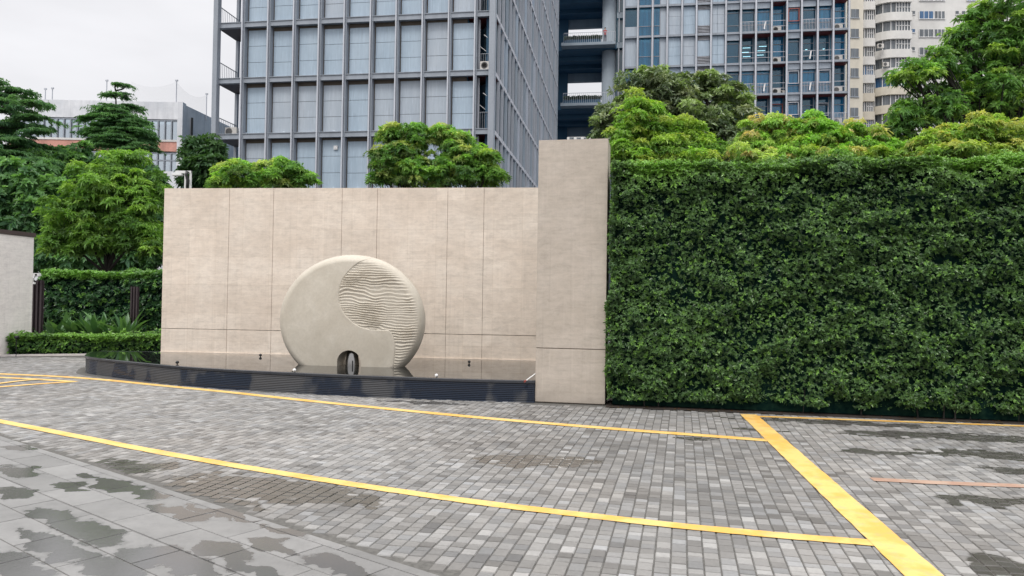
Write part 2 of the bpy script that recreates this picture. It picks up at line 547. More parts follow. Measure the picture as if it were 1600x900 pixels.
for k, (sx, sy) in enumerate(((-1, -1), (1, -1), (1, 1), (-1, 1))):
    for lvl, (ins, dz) in enumerate(((.0045, 0), (0, -.009))):
        a = sx * (hx - ins + rng.normal(0, .0008, n)); b = sy * (hy - ins + rng.normal(0, .0008, n))
        V[:, k + 4 * lvl, 0] = X + a * cu.x + b * cv.x
        V[:, k + 4 * lvl, 1] = Y + a * cu.y + b * cv.y
        V[:, k + 4 * lvl, 2] = z + dz + (a * tx + b * ty)
quad = np.array([[0, 1, 2, 3], [4, 5, 1, 0], [5, 6, 2, 1], [6, 7, 3, 2], [7, 4, 0, 3]])
F = (np.arange(n)[:, None, None] * 8 + quad[None]).reshape(-1, 4)

def np_mesh(name, V, F, smooth=False):
    me = bpy.data.meshes.new(name)
    V = np.ascontiguousarray(V, dtype=np.float32).reshape(-1, 3)
    F = np.ascontiguousarray(F, dtype=np.int32)
    k = F.shape[1]
    me.vertices.add(len(V)); me.vertices.foreach_set('co', V.ravel())
    me.loops.add(F.size); me.loops.foreach_set('vertex_index', F.ravel())
    me.polygons.add(len(F)); me.polygons.foreach_set('loop_start', np.arange(0, F.size, k, dtype=np.int32))
    me.update(calc_edges=True)
    me.polygons.foreach_set('use_smooth', np.full(len(F), bool(smooth)))
    return me

me = np_mesh('sett_paving', V, F)
tone_v = np.clip(.5 + .20 * rng.standard_normal(n) + .16 * fbm(np.stack([X * .5, Y * .5, X * 0], 1), 2), 0, 1)
hue_v = rng.random(n)
for nm, arr in (('tone', tone_v), ('hue', hue_v)):
    a = me.attributes.new(nm, 'FLOAT', 'POINT'); a.data.foreach_set('value', np.repeat(arr, 8).astype(np.float32))
link('sett_paving', me, M['sett'], kind='structure')
# joint bed just below the stone tops
jb = MB(); jb.add([(-22, 2.5, -.0065), (14, 2.5, -.0065), (14, 24, -.0065), (-22, 24, -.0065)], [(0, 1, 2, 3)])
jb.build('paving_bed', M['joint'], kind='structure')

# ---- large slabs in the near left corner
t = NT("slab_stone")
at = t.new("ShaderNodeAttribute"); at.attribute_name = 'tone'
gr = t.noise(t.wpos(), 55, 4, .7)
cl = t.noise(t.wpos(), 1.6, 4)
col = t.ramp(at.outputs['Fac'], [(0, (.178, .175, .172)), (1, (.225, .221, .218))])
col = t.mix(.7, col, t.ramp(cl, [(.3, .88), (.7, 1.14)]), 'MULTIPLY')
col = t.mix(.5, col, t.ramp(gr, [(.3, .75), (.7, 1.25)]), 'MULTIPLY')
stn = t.noise(t.wpos(), 5, 6, .75)
col = t.mix(.8, col, t.ramp(stn, [(.3, .80), (.5, 1.0), (.7, 1.12)]), 'MULTIPLY')
dist = wet_field(t, WET_SLAB, 4.5, .42)
damp = t.noise(t.wpos(), 1.7, 5, .6)
fine_ = t.noise(t.wpos(), 16, 5, .7)
ds = t.math('ADD', t.math('ADD', dist, t.math('MULTIPLY', t.math('SUBTRACT', damp, .5), .7)), t.math('MULTIPLY', t.math('SUBTRACT', fine_, .5), .35))
wet = t.ramp(ds, [(.80, 1.0), (.93, 0.0)])
deep = t.ramp(ds, [(.45, 1.0), (.8, 0.0)])
halo = t.ramp(ds, [(.95, .25), (1.45, 0.0)])
col = t.mix(halo, col, (.14, .138, .135))
col = t.mix(t.math('MULTIPLY', wet, .78), col, (.075, .073, .073))
t.set(color=col, rough=t.mix(wet, t.ramp(gr, [(.3, .42), (.7, .62)]), t.mix(deep, (.11, .11, .11), (.02, .02, .02))), spec=.5)
rip = t.noise(t.wpos(scale=(1, 3, 1), rot=(0, 0, R(37))), 14, 2)
t.set(normal=t.bump(gr, .16, .003))
M['slab'] = t.m
lo = -bn                                         # toward the viewer
strips = [(0.0, .075), (.375, None)]
edges = [0.0, .085]
while edges[-1] < 7: edges.append(edges[-1] + (.31 if len(edges) > 1 else .3))
V = []; tv = []
for i in range(len(edges) - 1):
    a0, a1 = edges[i] + .002, edges[i + 1] - .002
    L = .90 if i == 0 else .61
    s0 = -5 + (i % 2) * L / 2 + rng.random() * .06
    while s0 < 9:
        z0 = .001 + rng.normal(0, .0006)
        if i >= 3: z0 -= .004
        p = []
        for (s, a, dz, ins) in ((s0, a0, 0, 1), (s0 + L, a0, 0, 1), (s0 + L, a1, 0, 1), (s0, a1, 0, 1)):
            pass
        q = [(s0 + .003, a0), (s0 + L - .003, a0), (s0 + L - .003, a1), (s0 + .003, a1)]
        q2 = [(s0 + .0055, a0 + .0025), (s0 + L - .0055, a0 + .0025), (s0 + L - .0055, a1 - .0025), (s0 + .0055, a1 - .0025)]
        for (s, a) in q2:
            w = B1 + bd * s + lo * a; p.append((w.x, w.y, z0))
        for (s, a) in q:
            w = B1 + bd * s + lo * a; p.append((w.x, w.y, z0 - .009))
        V.append(p); tv.append(rng.random())
        s0 += L
V = np.array(V); n = len(V)
F = (np.arange(n)[:, None, None] * 8 + quad[None]).reshape(-1, 4)
me = np_mesh('slab_paving', V, F)
a = me.attributes.new('tone', 'FLOAT', 'POINT'); a.data.foreach_set('value', np.repeat(np.array(tv), 8).astype(np.float32))
# make sure the tops face up
me.update()
bm = bmesh.new(); bm.from_mesh(me); bmesh.ops.recalc_face_normals(bm, faces=bm.faces[:])
for fc in bm.faces:
    if abs(fc.normal.z) > .9 and fc.normal.z < 0: fc.normal_flip()
bm.to_mesh(me); bm.free()
link('slab_paving', me, M['slab'], kind='structure')

# ---- painted lines
def paint_mat(name, col, col2, worn=.0):
    t = NT(name)
    n1 = t.noise(t.wpos(), 2.4, 5, .6); n2 = t.noise(t.wpos(), 45, 4, .7); n3 = t.noise(t.wpos(), 9, 4)
    c = t.ramp(n1, [(.46, col), (.58, col2)])
    c = t.mix(t.ramp(n2, [(.30, .45), (.42, 0.0)]), c, (.30, .26, .16))
    c = t.mix(t.ramp(n3, [(.52, 0.0), (.75, .42 + worn)]), c, (.36, .32, .27))
    t.set(color=c, rough=.6, normal=t.bump(n2, .5, .004))
    return t.m
M['yellow'] = paint_mat("yellow_paint", (.73, .485, .155), (.70, .39, .08))
M['faded'] = paint_mat("faded_orange_paint", (.36, .22, .16), (.42, .29, .22), .35)

def strip(name, pts, w, mat, z=.0055, n=10, **kw):
    P = catmull([Vector((p.x, p.y, 0)) for p in pts], n) if len(pts) > 2 else [pts[0].lerp(pts[1], k / 60) for k in range(61)]
    vs = []; fs = []
    for i, p in enumerate(P):
        tdir = (P[min(i + 1, len(P) - 1)] - P[max(i - 1, 0)]).normalized()
        nn = Vector((-tdir.y, tdir.x, 0))
        j = [random.uniform(-.004, .004) for _ in range(2)]
        vs += [(p.x + nn.x * (w / 2 + j[0]), p.y + nn.y * (w / 2 + j[0]), z), (p.x - nn.x * (w / 2 + j[1]), p.y - nn.y * (w / 2 + j[1]), z)]
        if i: fs.append((2 * i - 2, 2 * i - 1, 2 * i + 1, 2 * i))
    me = bpy.data.meshes.new(name); me.from_pydata(vs, [], fs)
    bm = bmesh.new(); bm.from_mesh(me)
    for fc in bm.faces:
        if fc.normal.z < 0: fc.normal_flip()
    bm.to_mesh(me); bm.free()
    return link(name, me, mat, kind='structure', **kw)
Z = at_z
strip('yellow_lane_line', [Z(-60, 581.5), Z(0, 584.5), Z(80, 588), Z(160, 593.5), Z(250, 602.5), Z(350, 612.3), Z(480, 626.3), Z(600, 638.5), Z(740, 652), Z(880, 664), Z(1000, 673.6), Z(1100, 681), Z(1199, 688.5)], .17, M['yellow'])
strip('yellow_lane_line', [Z(-70, 645), Z(0, 658.5), Z(110, 680), Z(230, 703.5), Z(350, 725), Z(500, 749.5), Z(640, 770.5), Z(750, 786), Z(900, 804), Z(1040, 820), Z(1150, 831), Z(1250, 840), Z(1395, 851.5)], .135, M['yellow'])
strip('yellow_lane_line', [Z(1169, 648), Z(1480, 935)], .235, M['yellow'], z=.0085)
strip('yellow_lane_line', [Z(1178, 650.8), Z(1300, 655.2), Z(1450, 660.7), Z(1620, 666.8)], .12, M['yellow'])
strip('faded_lane_line', [Z(1362, 749.5), Z(1480, 755.5), Z(1640, 761.5)], .14, M['faded'])
strip('yellow_hatch_line', [Z(-40, 588), Z(0, 590), Z(60, 593), Z(118, 596.8)], .16, M['yellow'])
strip('yellow_hatch_line', [Z(-40, 607), Z(0, 605), Z(60, 600.5), Z(116, 596.8)], .15, M['yellow'], z=.0085)
strip('yellow_hatch_line', [Z(-10, 601), Z(34, 595.5), Z(66, 593.2)], .12, M['yellow'], z=.0115)

# ---------------------------------------------------------------- long stone wall behind the pool
M['wet_stone'] = M['wall_stone']
wall = empty('feature_wall', (W1.x, W1.y, 0), WTH, label='long pale beige stone panel wall rising behind the dark pool and round sculpture', cat='wall')
wn = Vector((-wdir.y, wdir.x, 0))
def wx(px, py=293):
    p = on_plane(px, py, W1, wn); return (p - W1).dot(wdir)
WH = 4.0
jx = [0.0] + [wx(a) for a in (359, 428, 535, 590, 700, 756.7)] + [WALL_L + .45]
c = MB(); c.box(.01, WALL_L + .44, .03, .40, 0, WH - .012); c.build('wall_core', M['dark_gap'], wall)
c = MB()
for i in range(len(jx) - 1):
    for z0, z1 in ((.0, .865), (.875, WH)):
        c.box(jx[i] + (.003 if i else 0), jx[i + 1] - .003, 0, .028, z0, z1, .003)
c.box(0 - .002, .008, .0285, .40, 0, WH - .012)
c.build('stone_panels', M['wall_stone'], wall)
c = MB(); c.box(0, WALL_L + .45, .029, .42, WH - .010, WH + .004, .002); c.build('coping', M['pillar_stone'], wall)
c = MB(); c.box(0, WALL_L + .3, -.022, -.001, .30, .362, .003); c.build('water_edge_trim', M['wall_stone'], wall)

# ---------------------------------------------------------------- pillar
pw = (P2 - P1).length; pdir = (P2 - P1).normalized(); PTH = math.atan2(pdir.y, pdir.x)
pil = empty('stone_pillar', (P1.x, P1.y, 0), PTH, label='tall grey beige stone pillar slab between the pool and the green hedge wall', cat='pillar')
PH = 4.165
c = MB(); c.box(.005, pw - .005, .012, .62, 0, PH - .01); c.build('pillar_core', M['dark_gap'], pil)
c = MB()
c.box(0, pw, 0, .63, .012, .855, .004); c.box(0, pw, 0, .63, .866, PH, .004)
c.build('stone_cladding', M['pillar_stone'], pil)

# ---------------------------------------------------------------- pool basin
t = NT("basin_granite")
n1 = t.noise(t.wpos(scale=(1, 1, .6)), 1.15, 3, .5)
n2 = t.noise(t.wpos(), 40, 3)
wetm = t.ramp(n1, [(.44, 0.0), (.49, 1.0)])
t.set(color=t.mix(wetm, (.07, .072, .078), (.010, .018, .036)), rough=t.mix(wetm, (.5, .5, .5), (.10, .10, .10)), spec=.38, normal=t.bump(n2, .1, .003))
M['basin'] = t.m
t = NT("basin_rim_granite")
t.set(color=t.ramp(n := t.noise(t.wpos(), 6, 4), [(.3, (.012, .014, .02)), (.7, (.028, .03, .036))]), rough=.10, spec=.7)
M['rim'] = t.m
basin = empty('fountain_basin', (0, 0, 0), 0, label='low curved black ribbed granite basin of the reflecting pool', cat='pool basin')
def offs(curve, d):
    out = []
    for i, p in enumerate(curve):
        tdir = (curve[min(i + 1, len(curve) - 1)] - curve[max(i - 1, 0)]).normalized()
        nn = Vector((-tdir.y, tdir.x, 0))         # curve runs left tip -> right : inside is to the left
        out.append(p + nn * d)
    return out
def loft(name, prof, mat, parent):
    vs = []; fs = []
    rows = [offs(basin_curve, d) for d, z in prof]
    nC = len(basin_curve)
    for (d, z), r in zip(prof, rows):
        for p in r: vs.append((p.x, p.y, z))
    for j in range(len(prof) - 1):
        for i in range(nC - 1):
            a = j * nC + i; fs.append((a, a + 1, a + 1 + nC, a + nC))
    me = bpy.data.meshes.new(name); me.from_pydata(vs, [], fs)
    return link(name, me, mat, parent)
prof = [(.0, -.02)]
z = .004; nr = 10
for k in range(nr):
    prof += [(.000, z), (.004, z + .015), (.016, z + .0165), (.016, z + .0275)]
    z += .0292
prof.append((.0, z))
loft('ribbed_fascia', prof, M['basin'], basin)
loft('basin_rim', [(.0, z + .001), (-.012, z + .002), (-.016, z + .006), (-.014, .338), (-.006, .346), (.010, .349), (.05, .3495)], M['rim'], basin)
# water
wp = offs(basin_curve, .045)
ring = [(p.x, p.y, .3475) for p in wp] + [(W0.x + .5 * wdir.x, W0.y + .5 * wdir.y, .3475), (W1.x - .0 * wdir.x, W1.y, .3475)]
me = bpy.data.meshes.new('water'); me.from_pydata(ring, [], [tuple(range(len(ring)))])
bm = bmesh.new(); bm.from_mesh(me); bmesh.ops.triangulate(bm, faces=bm.faces[:])
for fc in bm.faces:
    if fc.normal.z < 0: fc.normal_flip()
bm.to_mesh(me); bm.free()
t = NT("pool_water")
t.set(color=(.012, .013, .013), rough=.012, spec=.85, ior=1.45, normal=t.bump(t.noise(t.wpos(), 3.5, 2), .012, .01))
link('water', me, t.m, kind='structure')
# back kerb of the pool left of the wall
kb = MB()
a = back_left; b = W1
kd = (b - a); kd.z = 0; kl = kd.length; kd.normalize(); kn = Vector((-kd.y, kd.x, 0))
def kq(s, o, z): p = a + kd * s + kn * o; return (p.x, p.y, z)
kb.add([kq(-.05, -.01, 0), kq(kl + .1, -.01, 0), kq(kl + .1, .09, 0), kq(-.05, .09, 0), kq(-.05, -.01, .353), kq(kl + .1, -.01, .353), kq(kl + .1, .09, .353), kq(-.05, .09, .353)],
       [(0, 3, 2, 1), (4, 5, 6, 7), (0, 1, 5, 4), (1, 2, 6, 5), (2, 3, 7, 6), (3, 0, 4, 7)])
kb.build('back_kerb', M['rim'], basin)
# gravel gutter at the left foot of the basin
gt = MB()
c1 = offs(basin_curve, -.16); nC = len(basin_curve)
gt.add([(p.x, p.y, .003) for p in basin_curve[6:40]] + [(p.x, p.y, .003) for p in c1[6:40]], [(i, i + 1, i + 35, i + 34) for i in range(33)])
o = gt.build('gutter_strip', M['joint'], kind='structure')

# spout fittings standing in the water
def fitting(px, py, Y, label, white):
    e = empty('water_spout', (0, 0, 0), 0, label=label, cat='water spout', group='small water spouts in the pool')
    p = at_z(px, py, .36)
    e.location = (p.x, p.y, .345)
    m = MB(); m.tube([(0, 0, -.02), (0, 0, .03)], .012, 8); m.build('stem', M['black_metal'], e)
    m = MB(); m.lathe([(.006, -.035), (.03, -.03), (.036, 0), (.03, .03), (.012, .036)], 12, (0, 0, .045), 'y'); m.build('spout_head', M['white_metal'] if white else M['black_metal'], e, True)
    m = MB(); m.lathe([(.01, -.003), (.01, .003)], 10, (.012, -.037, .035), 'y'); m.build('lens', M['black_metal'], e)
    e.scale = (.78, .78, .85)
fitting(277, 568, 0, 'round dark lensed spout at the left end of the pool', False)
fitting(407, 556.5, 0, 'tiny dark spout near the wall left of the sculpture', False)
fitting(460, 580.5, 0, 'white spout near the pool rim just left of the sculpture', True)
fitting(682, 589, 0, 'white spout near the pool rim right of the sculpture', True)
fitting(733, 567, 0, 'small dark spout by the wall foot right of the sculpture', False)
e = empty('cleaning_pole', tuple(at_z(820, 596, .36)), 0, label='thin white pole with red tip leaning on the pool rim beside the pillar', cat='pole')
q0 = Vector(e.location); q1 = at_Y(836.5, 584, q0.y + .35)
d = q1 - q0
m = MB(); m.tube([d * .08, d], .009, 8); m.build('pole', M['white_metal'], e)
m = MB(); m.tube([d * -.03, d * .09], .016, 8); m.build('tip', painted('red_rubber', (.25, .05, .04)), e)

# ---------------------------------------------------------------- sculpture
t = NT("sculpture_stone")
n1 = t.noise(t.coord(), 2.2, 5, .6, .4); n2 = t.noise(t.coord(), 24, 5, .7); n3 = t.noise(t.coord(scale=(1, 1, .3)), 7, 4)
col = t.ramp(n1, [(.3, (.45, .405, .335)), (.5, (.51, .465, .39)), (.72, (.58, .535, .46))])
col = t.mix(t.ramp(n2, [(.35, .3), (.6, 0.0)]), col, (.38, .345, .29))
col = t.mix(t.ramp(n3, [(.6, 0.0), (.8, .3)]), col, (.56, .54, .48))
t.set(color=col, rough=t.ramp(n1, [(.3, .42), (.7, .55)]), spec=.4, normal=t.bump(n2, .12, .004))
M['sculpt'] = t.m
SR, ST = 1.232, .25                                   # radius, half thickness
sc0 = at_z(552, 572.7, .35)
SZ = 1.187
# the disc stands parallel to the wall
s_front = Vector((sc0.x, sc0.y, 0))
scul = empty('disc_sculpture', (0, 0, 0), WTH, label='big round upright stone disc sculpture with carved wavy patch standing in the pool', cat='sculpture')
center = s_front + wn * ST + wdir * (-.118)
scul.location = (center.x, center.y, 0)
fp = center - wn * ST                                  # front plane
def fuv(px, py):
    p = on_plane(px, py, fp, wn); return ((p - center).dot(wdir), p.z - SZ)
zz = lambda x, y: (430 + x / 4.5, 390 + y / 4.5)
left_px = [(790, 72), (740, 62), (690, 61), (640, 67), (590, 88), (545, 120), (505, 162), (472, 210), (452, 262), (444, 315), (450, 375), (470, 425), (500, 468), (545, 512), (600, 543), (660, 560), (735, 563), (795, 566), (812, 580), (829, 615), (838, 660), (840, 710), (835, 760), (828, 822), (824, 900), (822, 1000)]
right_px = [(925, 1000), (925, 900), (930, 822), (975, 740), (1000, 660), (1020, 580), (1040, 500), (1035, 430), (1015, 370), (990, 320), (965, 260), (940, 215), (900, 150), (850, 105), (790, 72)]
polyL = [fuv(*zz(*a)) for a in left_px]
polyR = [fuv(*zz(*a)) for a in right_px]
region = polyL + polyR[1:-1]
NA, NRad = 1100, 420
rad = np.concatenate([np.linspace(0.002, 1.0, NRad)])
# profile of the disc: (r, depth) front centre -> rim -> back centre ; flat face, generously rounded edge
prof = []
RF = .16                                                # edge rounding
for r in np.linspace(.004, SR - RF, NRad): prof.append((r, -ST - 0.0 + .035 * (r / (SR - RF)) ** 2))
b0 = -ST + .035
for a in np.linspace(0, math.pi / 2, 40)[1:]: prof.append((SR - RF + RF * math.sin(a), b0 + (abs(b0)) * (1 - math.cos(a)) * 1.0))
half = len(prof)
for r, d_ in prof[::-1][1::3]: prof.append((r, -d_))
prof = np.array(prof)
nP = len(prof)
ang = np.linspace(0, 2 * math.pi, NA, endpoint=False)
U = prof[:, 0][:, None] * np.cos(ang)[None] * 1.13; Wc = prof[:, 0][:, None] * np.sin(ang)[None]
D = np.repeat(prof[:, 1][:, None], NA, 1)
fi = np.arange(nP) < half
u = U[fi].ravel(); w = Wc[fi].ravel()
def seg_dist(poly, x, y, closed=False):
    dmin = np.full(x.shape, 1e9)
    m = len(poly)
    for i in range(m if closed else m - 1):
        x0, y0 = poly[i]; x1, y1 = poly[(i + 1) % m]
        dx, dy = x1 - x0, y1 - y0
        L2 = dx * dx + dy * dy + 1e-12
        s = np.clip(((x - x0) * dx + (y - y0) * dy) / L2, 0, 1)
        dmin = np.minimum(dmin, np.hypot(x - x0 - s * dx, y - y0 - s * dy))
    return dmin
ins = inside(region, u, w)
dl = seg_dist(polyL, u, w); dr = seg_dist(polyR, u, w)
mL = np.where(ins, np.clip(dl / .012, 0, 1), 0)
mR = np.clip(dr / .13, 0, 1); mR = mR * mR * (3 - 2 * mR)
P3 = np.stack([u * 1.1, w * 2.6, u * 0 + 3.3], 1)
warp = fbm(P3, 2) * .05 + fbm(np.stack([u * 4.2, w * 5, u * 0 + 9.1], 1), 2) * .024 + vnoise(np.stack([u * 9, w * 12, u * 0 + 4.1], 1)) * .008
ph = (w + warp + .02 * u) / .051
fr_ = ph - np.floor(ph)
ridge = 1 - np.abs(2 * fr_ - 1)                          # 0..1 triangular
ridge = np.where(fr_ < .7, fr_ / .7, (1 - fr_) / .3)     # asymmetric folds: slow rise, sharp drop
ridge = ridge * ridge * (3 - 2 * ridge)
mR = mR * np.clip(1 - (np.hypot(u / 1.13, w) - 1.07) / .12, 0, 1)
ampv = .6 + .5 * fbm(np.stack([u * 2.3, w * 5, u * 0 + 21], 1), 2)
disp = mL * mR * (.006 + -.023 * np.clip(ampv, .25, 1.1) * ridge) - np.where(ins, 0, 0)
groove = np.exp(-(dl / .009) ** 2) * .012 * (dl < .05)
step = np.where(ins, np.clip(dl / .02, 0, 1) * np.clip(mR * 1.5, 0, 1) * .012, 0)
Dd = D[fi].ravel() + disp + groove + step
D[fi] = Dd.reshape(D[fi].shape)
V = np.stack([U, D, Wc + SZ], 2).reshape(-1, 3)
i0 = (np.arange(nP - 1)[:, None] * NA + np.arange(NA)[None]).ravel()
i1 = (np.arange(nP - 1)[:, None] * NA + (np.arange(NA)[None] + 1) % NA).ravel()
F = np.stack([i0, i1, i1 + NA, i0 + NA], 1)
me = np_mesh('disc_body', V, F, True)
bm = bmesh.new(); bm.from_mesh(me); bm.verts.ensure_lookup_table()
bmesh.ops.contextual_create(bm, geom=[bm.verts[k] for k in range(NA)])
bm.faces.new([bm.verts[(nP - 1) * NA + k] for k in range(NA)])
bmesh.ops.recalc_face_normals(bm, faces=bm.faces[:])
bm.to_mesh(me); bm.free()
me.materials.append(M['sculpt'])
body = bpy.data.objects.new('disc_body', me); COL.objects.link(body)
body.parent = scul
# arch tunnel cut through the foot: arch centre u0, half width hw
h0 = fuv(525.8, 572); h1 = fuv(563.2, 572); htop = fuv(545, 547.5)
hu = (h0[0] + h1[0]) / 2; hw = (h1[0] - h0[0]) / 2
cut = MB()
ring2 = []
for a in np.linspace(0, math.pi, 33): ring2.append((hu + hw * math.cos(a), SZ + htop[1] - hw + hw * math.sin(a)))
ring2 += [(hu - hw, -.2), (hu + hw, -.2)]
nr2 = len(ring2)
cut.add([(x, -1.5, z) for x, z in ring2] + [(x, 1.5, z) for x, z in ring2], [tuple(range(nr2)), tuple(range(2 * nr2 - 1, nr2 - 1, -1))] + [(i, (i + 1) % nr2, (i + 1) % nr2 + nr2, i + nr2) for i in range(nr2)])
cutter = cut.build('cutter', M['sculpt'])
cutter.parent = scul
md = body.modifiers.new('arch', 'BOOLEAN'); md.operation = 'DIFFERENCE'; md.object = cutter; md.solver = 'EXACT'
bpy.context.view_layer.update()
dg = bpy.context.evaluated_depsgraph_get()
me2 = bpy.data.meshes.new_from_object(body.evaluated_get(dg))
body.modifiers.clear(); body.data = me2
bpy.data.objects.remove(cutter)
me2.polygons.foreach_set('use_smooth', [True] * len(me2.polygons))
try:
    me2.set_sharp_from_angle(angle=R(50))
except Exception: pass
# polished drum standing in the arch
t = NT("polished_steel")
t.set(color=(.36, .35, .34), metal=1.0, rough=.22, normal=t.bump(t.noise(t.coord(), 6, 3), .05, .01))
du = hu + hw * .42 - .10
dm = MB(); dm.lathe([(.01, 0), (.075, .0), (.105, .08), (.125, .20), (.130, .30), (.125, .40), (.105, .52), (.085, .60), (.01, .62)], 40, (du, -.02, .05))
dm.build('polished_drum', t.m, scul, True)
dm = MB(); dm.tube([(du + .045, -.02 - .118, .2), (du + .045, -.02 - .118, .45)], .012, 6); dm.build('drum_slot', M['black_metal'], scul)
# ---------------------------------------------------------------- foliage
def unit(a): return a / (np.linalg.norm(a, axis=-1, keepdims=True) + 1e-9)
def rdir(n): return unit(rng.standard_normal((n, 3)))

def leaf_arrays(C, A, N, L, Wd, cols, fold=.18, droop=.0):
    """C base points, A axis, N normal; returns verts (n,4,3), tris, per-vertex colours"""
    n = len(C)
    A = unit(A); B = unit(np.cross(N, A)); Nn = np.cross(A, B)
    L = np.asarray(L).reshape(-1, 1); Wd = np.asarray(Wd).reshape(-1, 1)
    V = np.zeros((n, 4, 3))
    mid = C + A * L * .48
    V[:, 0] = C
    V[:, 1] = mid + B * Wd * .5 + Nn * Wd * fold
    tip = C + A * L; tip[:, 2] -= (L * droop)[:, 0]
    V[:, 2] = tip
    V[:, 3] = mid - B * Wd * .5 + Nn * Wd * fold
    Fc = (np.arange(n)[:, None, None] * 4 + np.array([[0, 1, 2], [0, 2, 3]])[None]).reshape(-1, 3)
    cc = np.repeat(cols[:, None, :], 4, 1)
    return V.reshape(-1, 3), Fc, cc.reshape(-1, 3)

def leaf_mesh(name, parts, mat, parent=None, **kw):
    Vs = []; Fs = []; Cs = []; o = 0
    for V, Fc, c in parts:
        Vs.append(V); Fs.append(Fc + o); Cs.append(c); o += len(V)
    V = np.concatenate(Vs); Fc = np.concatenate(Fs); c = np.concatenate(Cs)
    me = np_mesh(name, V, Fc)
    a = me.attributes.new('col', 'FLOAT_COLOR', 'POINT')
    a.data.foreach_set('color', np.concatenate([np.clip(c, 0, 1), np.ones((len(c), 1))], 1).astype(np.float32).ravel())
    return link(name, me, mat, parent, **kw)

def rosettes(C, O, k, L, wfrac, cols, open_=.9, droop=.15, cvar=.18, Lvar=.25, fold=.18):
    """k leaves radiating from each centre C around outward direction O"""
    n = len(C); O = unit(O)
    T = unit(np.cross(O, rdir(n))); S = np.cross(O, T)
    ph = rng.random(n) * 6.28
    Cs = []; As = []; Ns = []; Ls = []; cc = []
    for j in range(k):
        a = ph + 6.283 * j / k + rng.normal(0, .25, n)
        rad = T * np.cos(a)[:, None] + S * np.sin(a)[:, None]
        el = open_ + rng.normal(0, .25, n)
        A = unit(rad * el[:, None] + O * (1.15 - el * .7)[:, None])
        Cs.append(C + O * 0.0); As.append(A); Ns.append(unit(O - A * (O * A).sum(1, keepdims=True)) + rdir(n) * .35)
        Ls.append(L * (1 + rng.normal(0, Lvar, n)).clip(.4, 1.8)); cc.append(cols * (1 + rng.normal(0, cvar, (n, 1))))
    C2 = np.concatenate(Cs); L2 = np.concatenate(Ls)
    return leaf_arrays(C2, np.concatenate(As), np.concatenate(Ns), L2, L2 * wfrac, np.concatenate(cc), fold, droop)

def mixc(a, b, f):
    a = np.array(a)[None]; b = np.array(b)[None]; f = np.asarray(f).reshape(-1, 1)
    return a * (1 - f) + b * f

t = NT("hedge_shade_core")
t.set(color=t.ramp(t.noise(t.wpos(), 14, 4), [(.35, (.003, .012, .011)), (.7, (.012, .030, .020))]), rough=1.0, spec=0.0)  # hedge interior: shade of the leaf gaps put into a near-black colour
M['shade_core'] = t.m

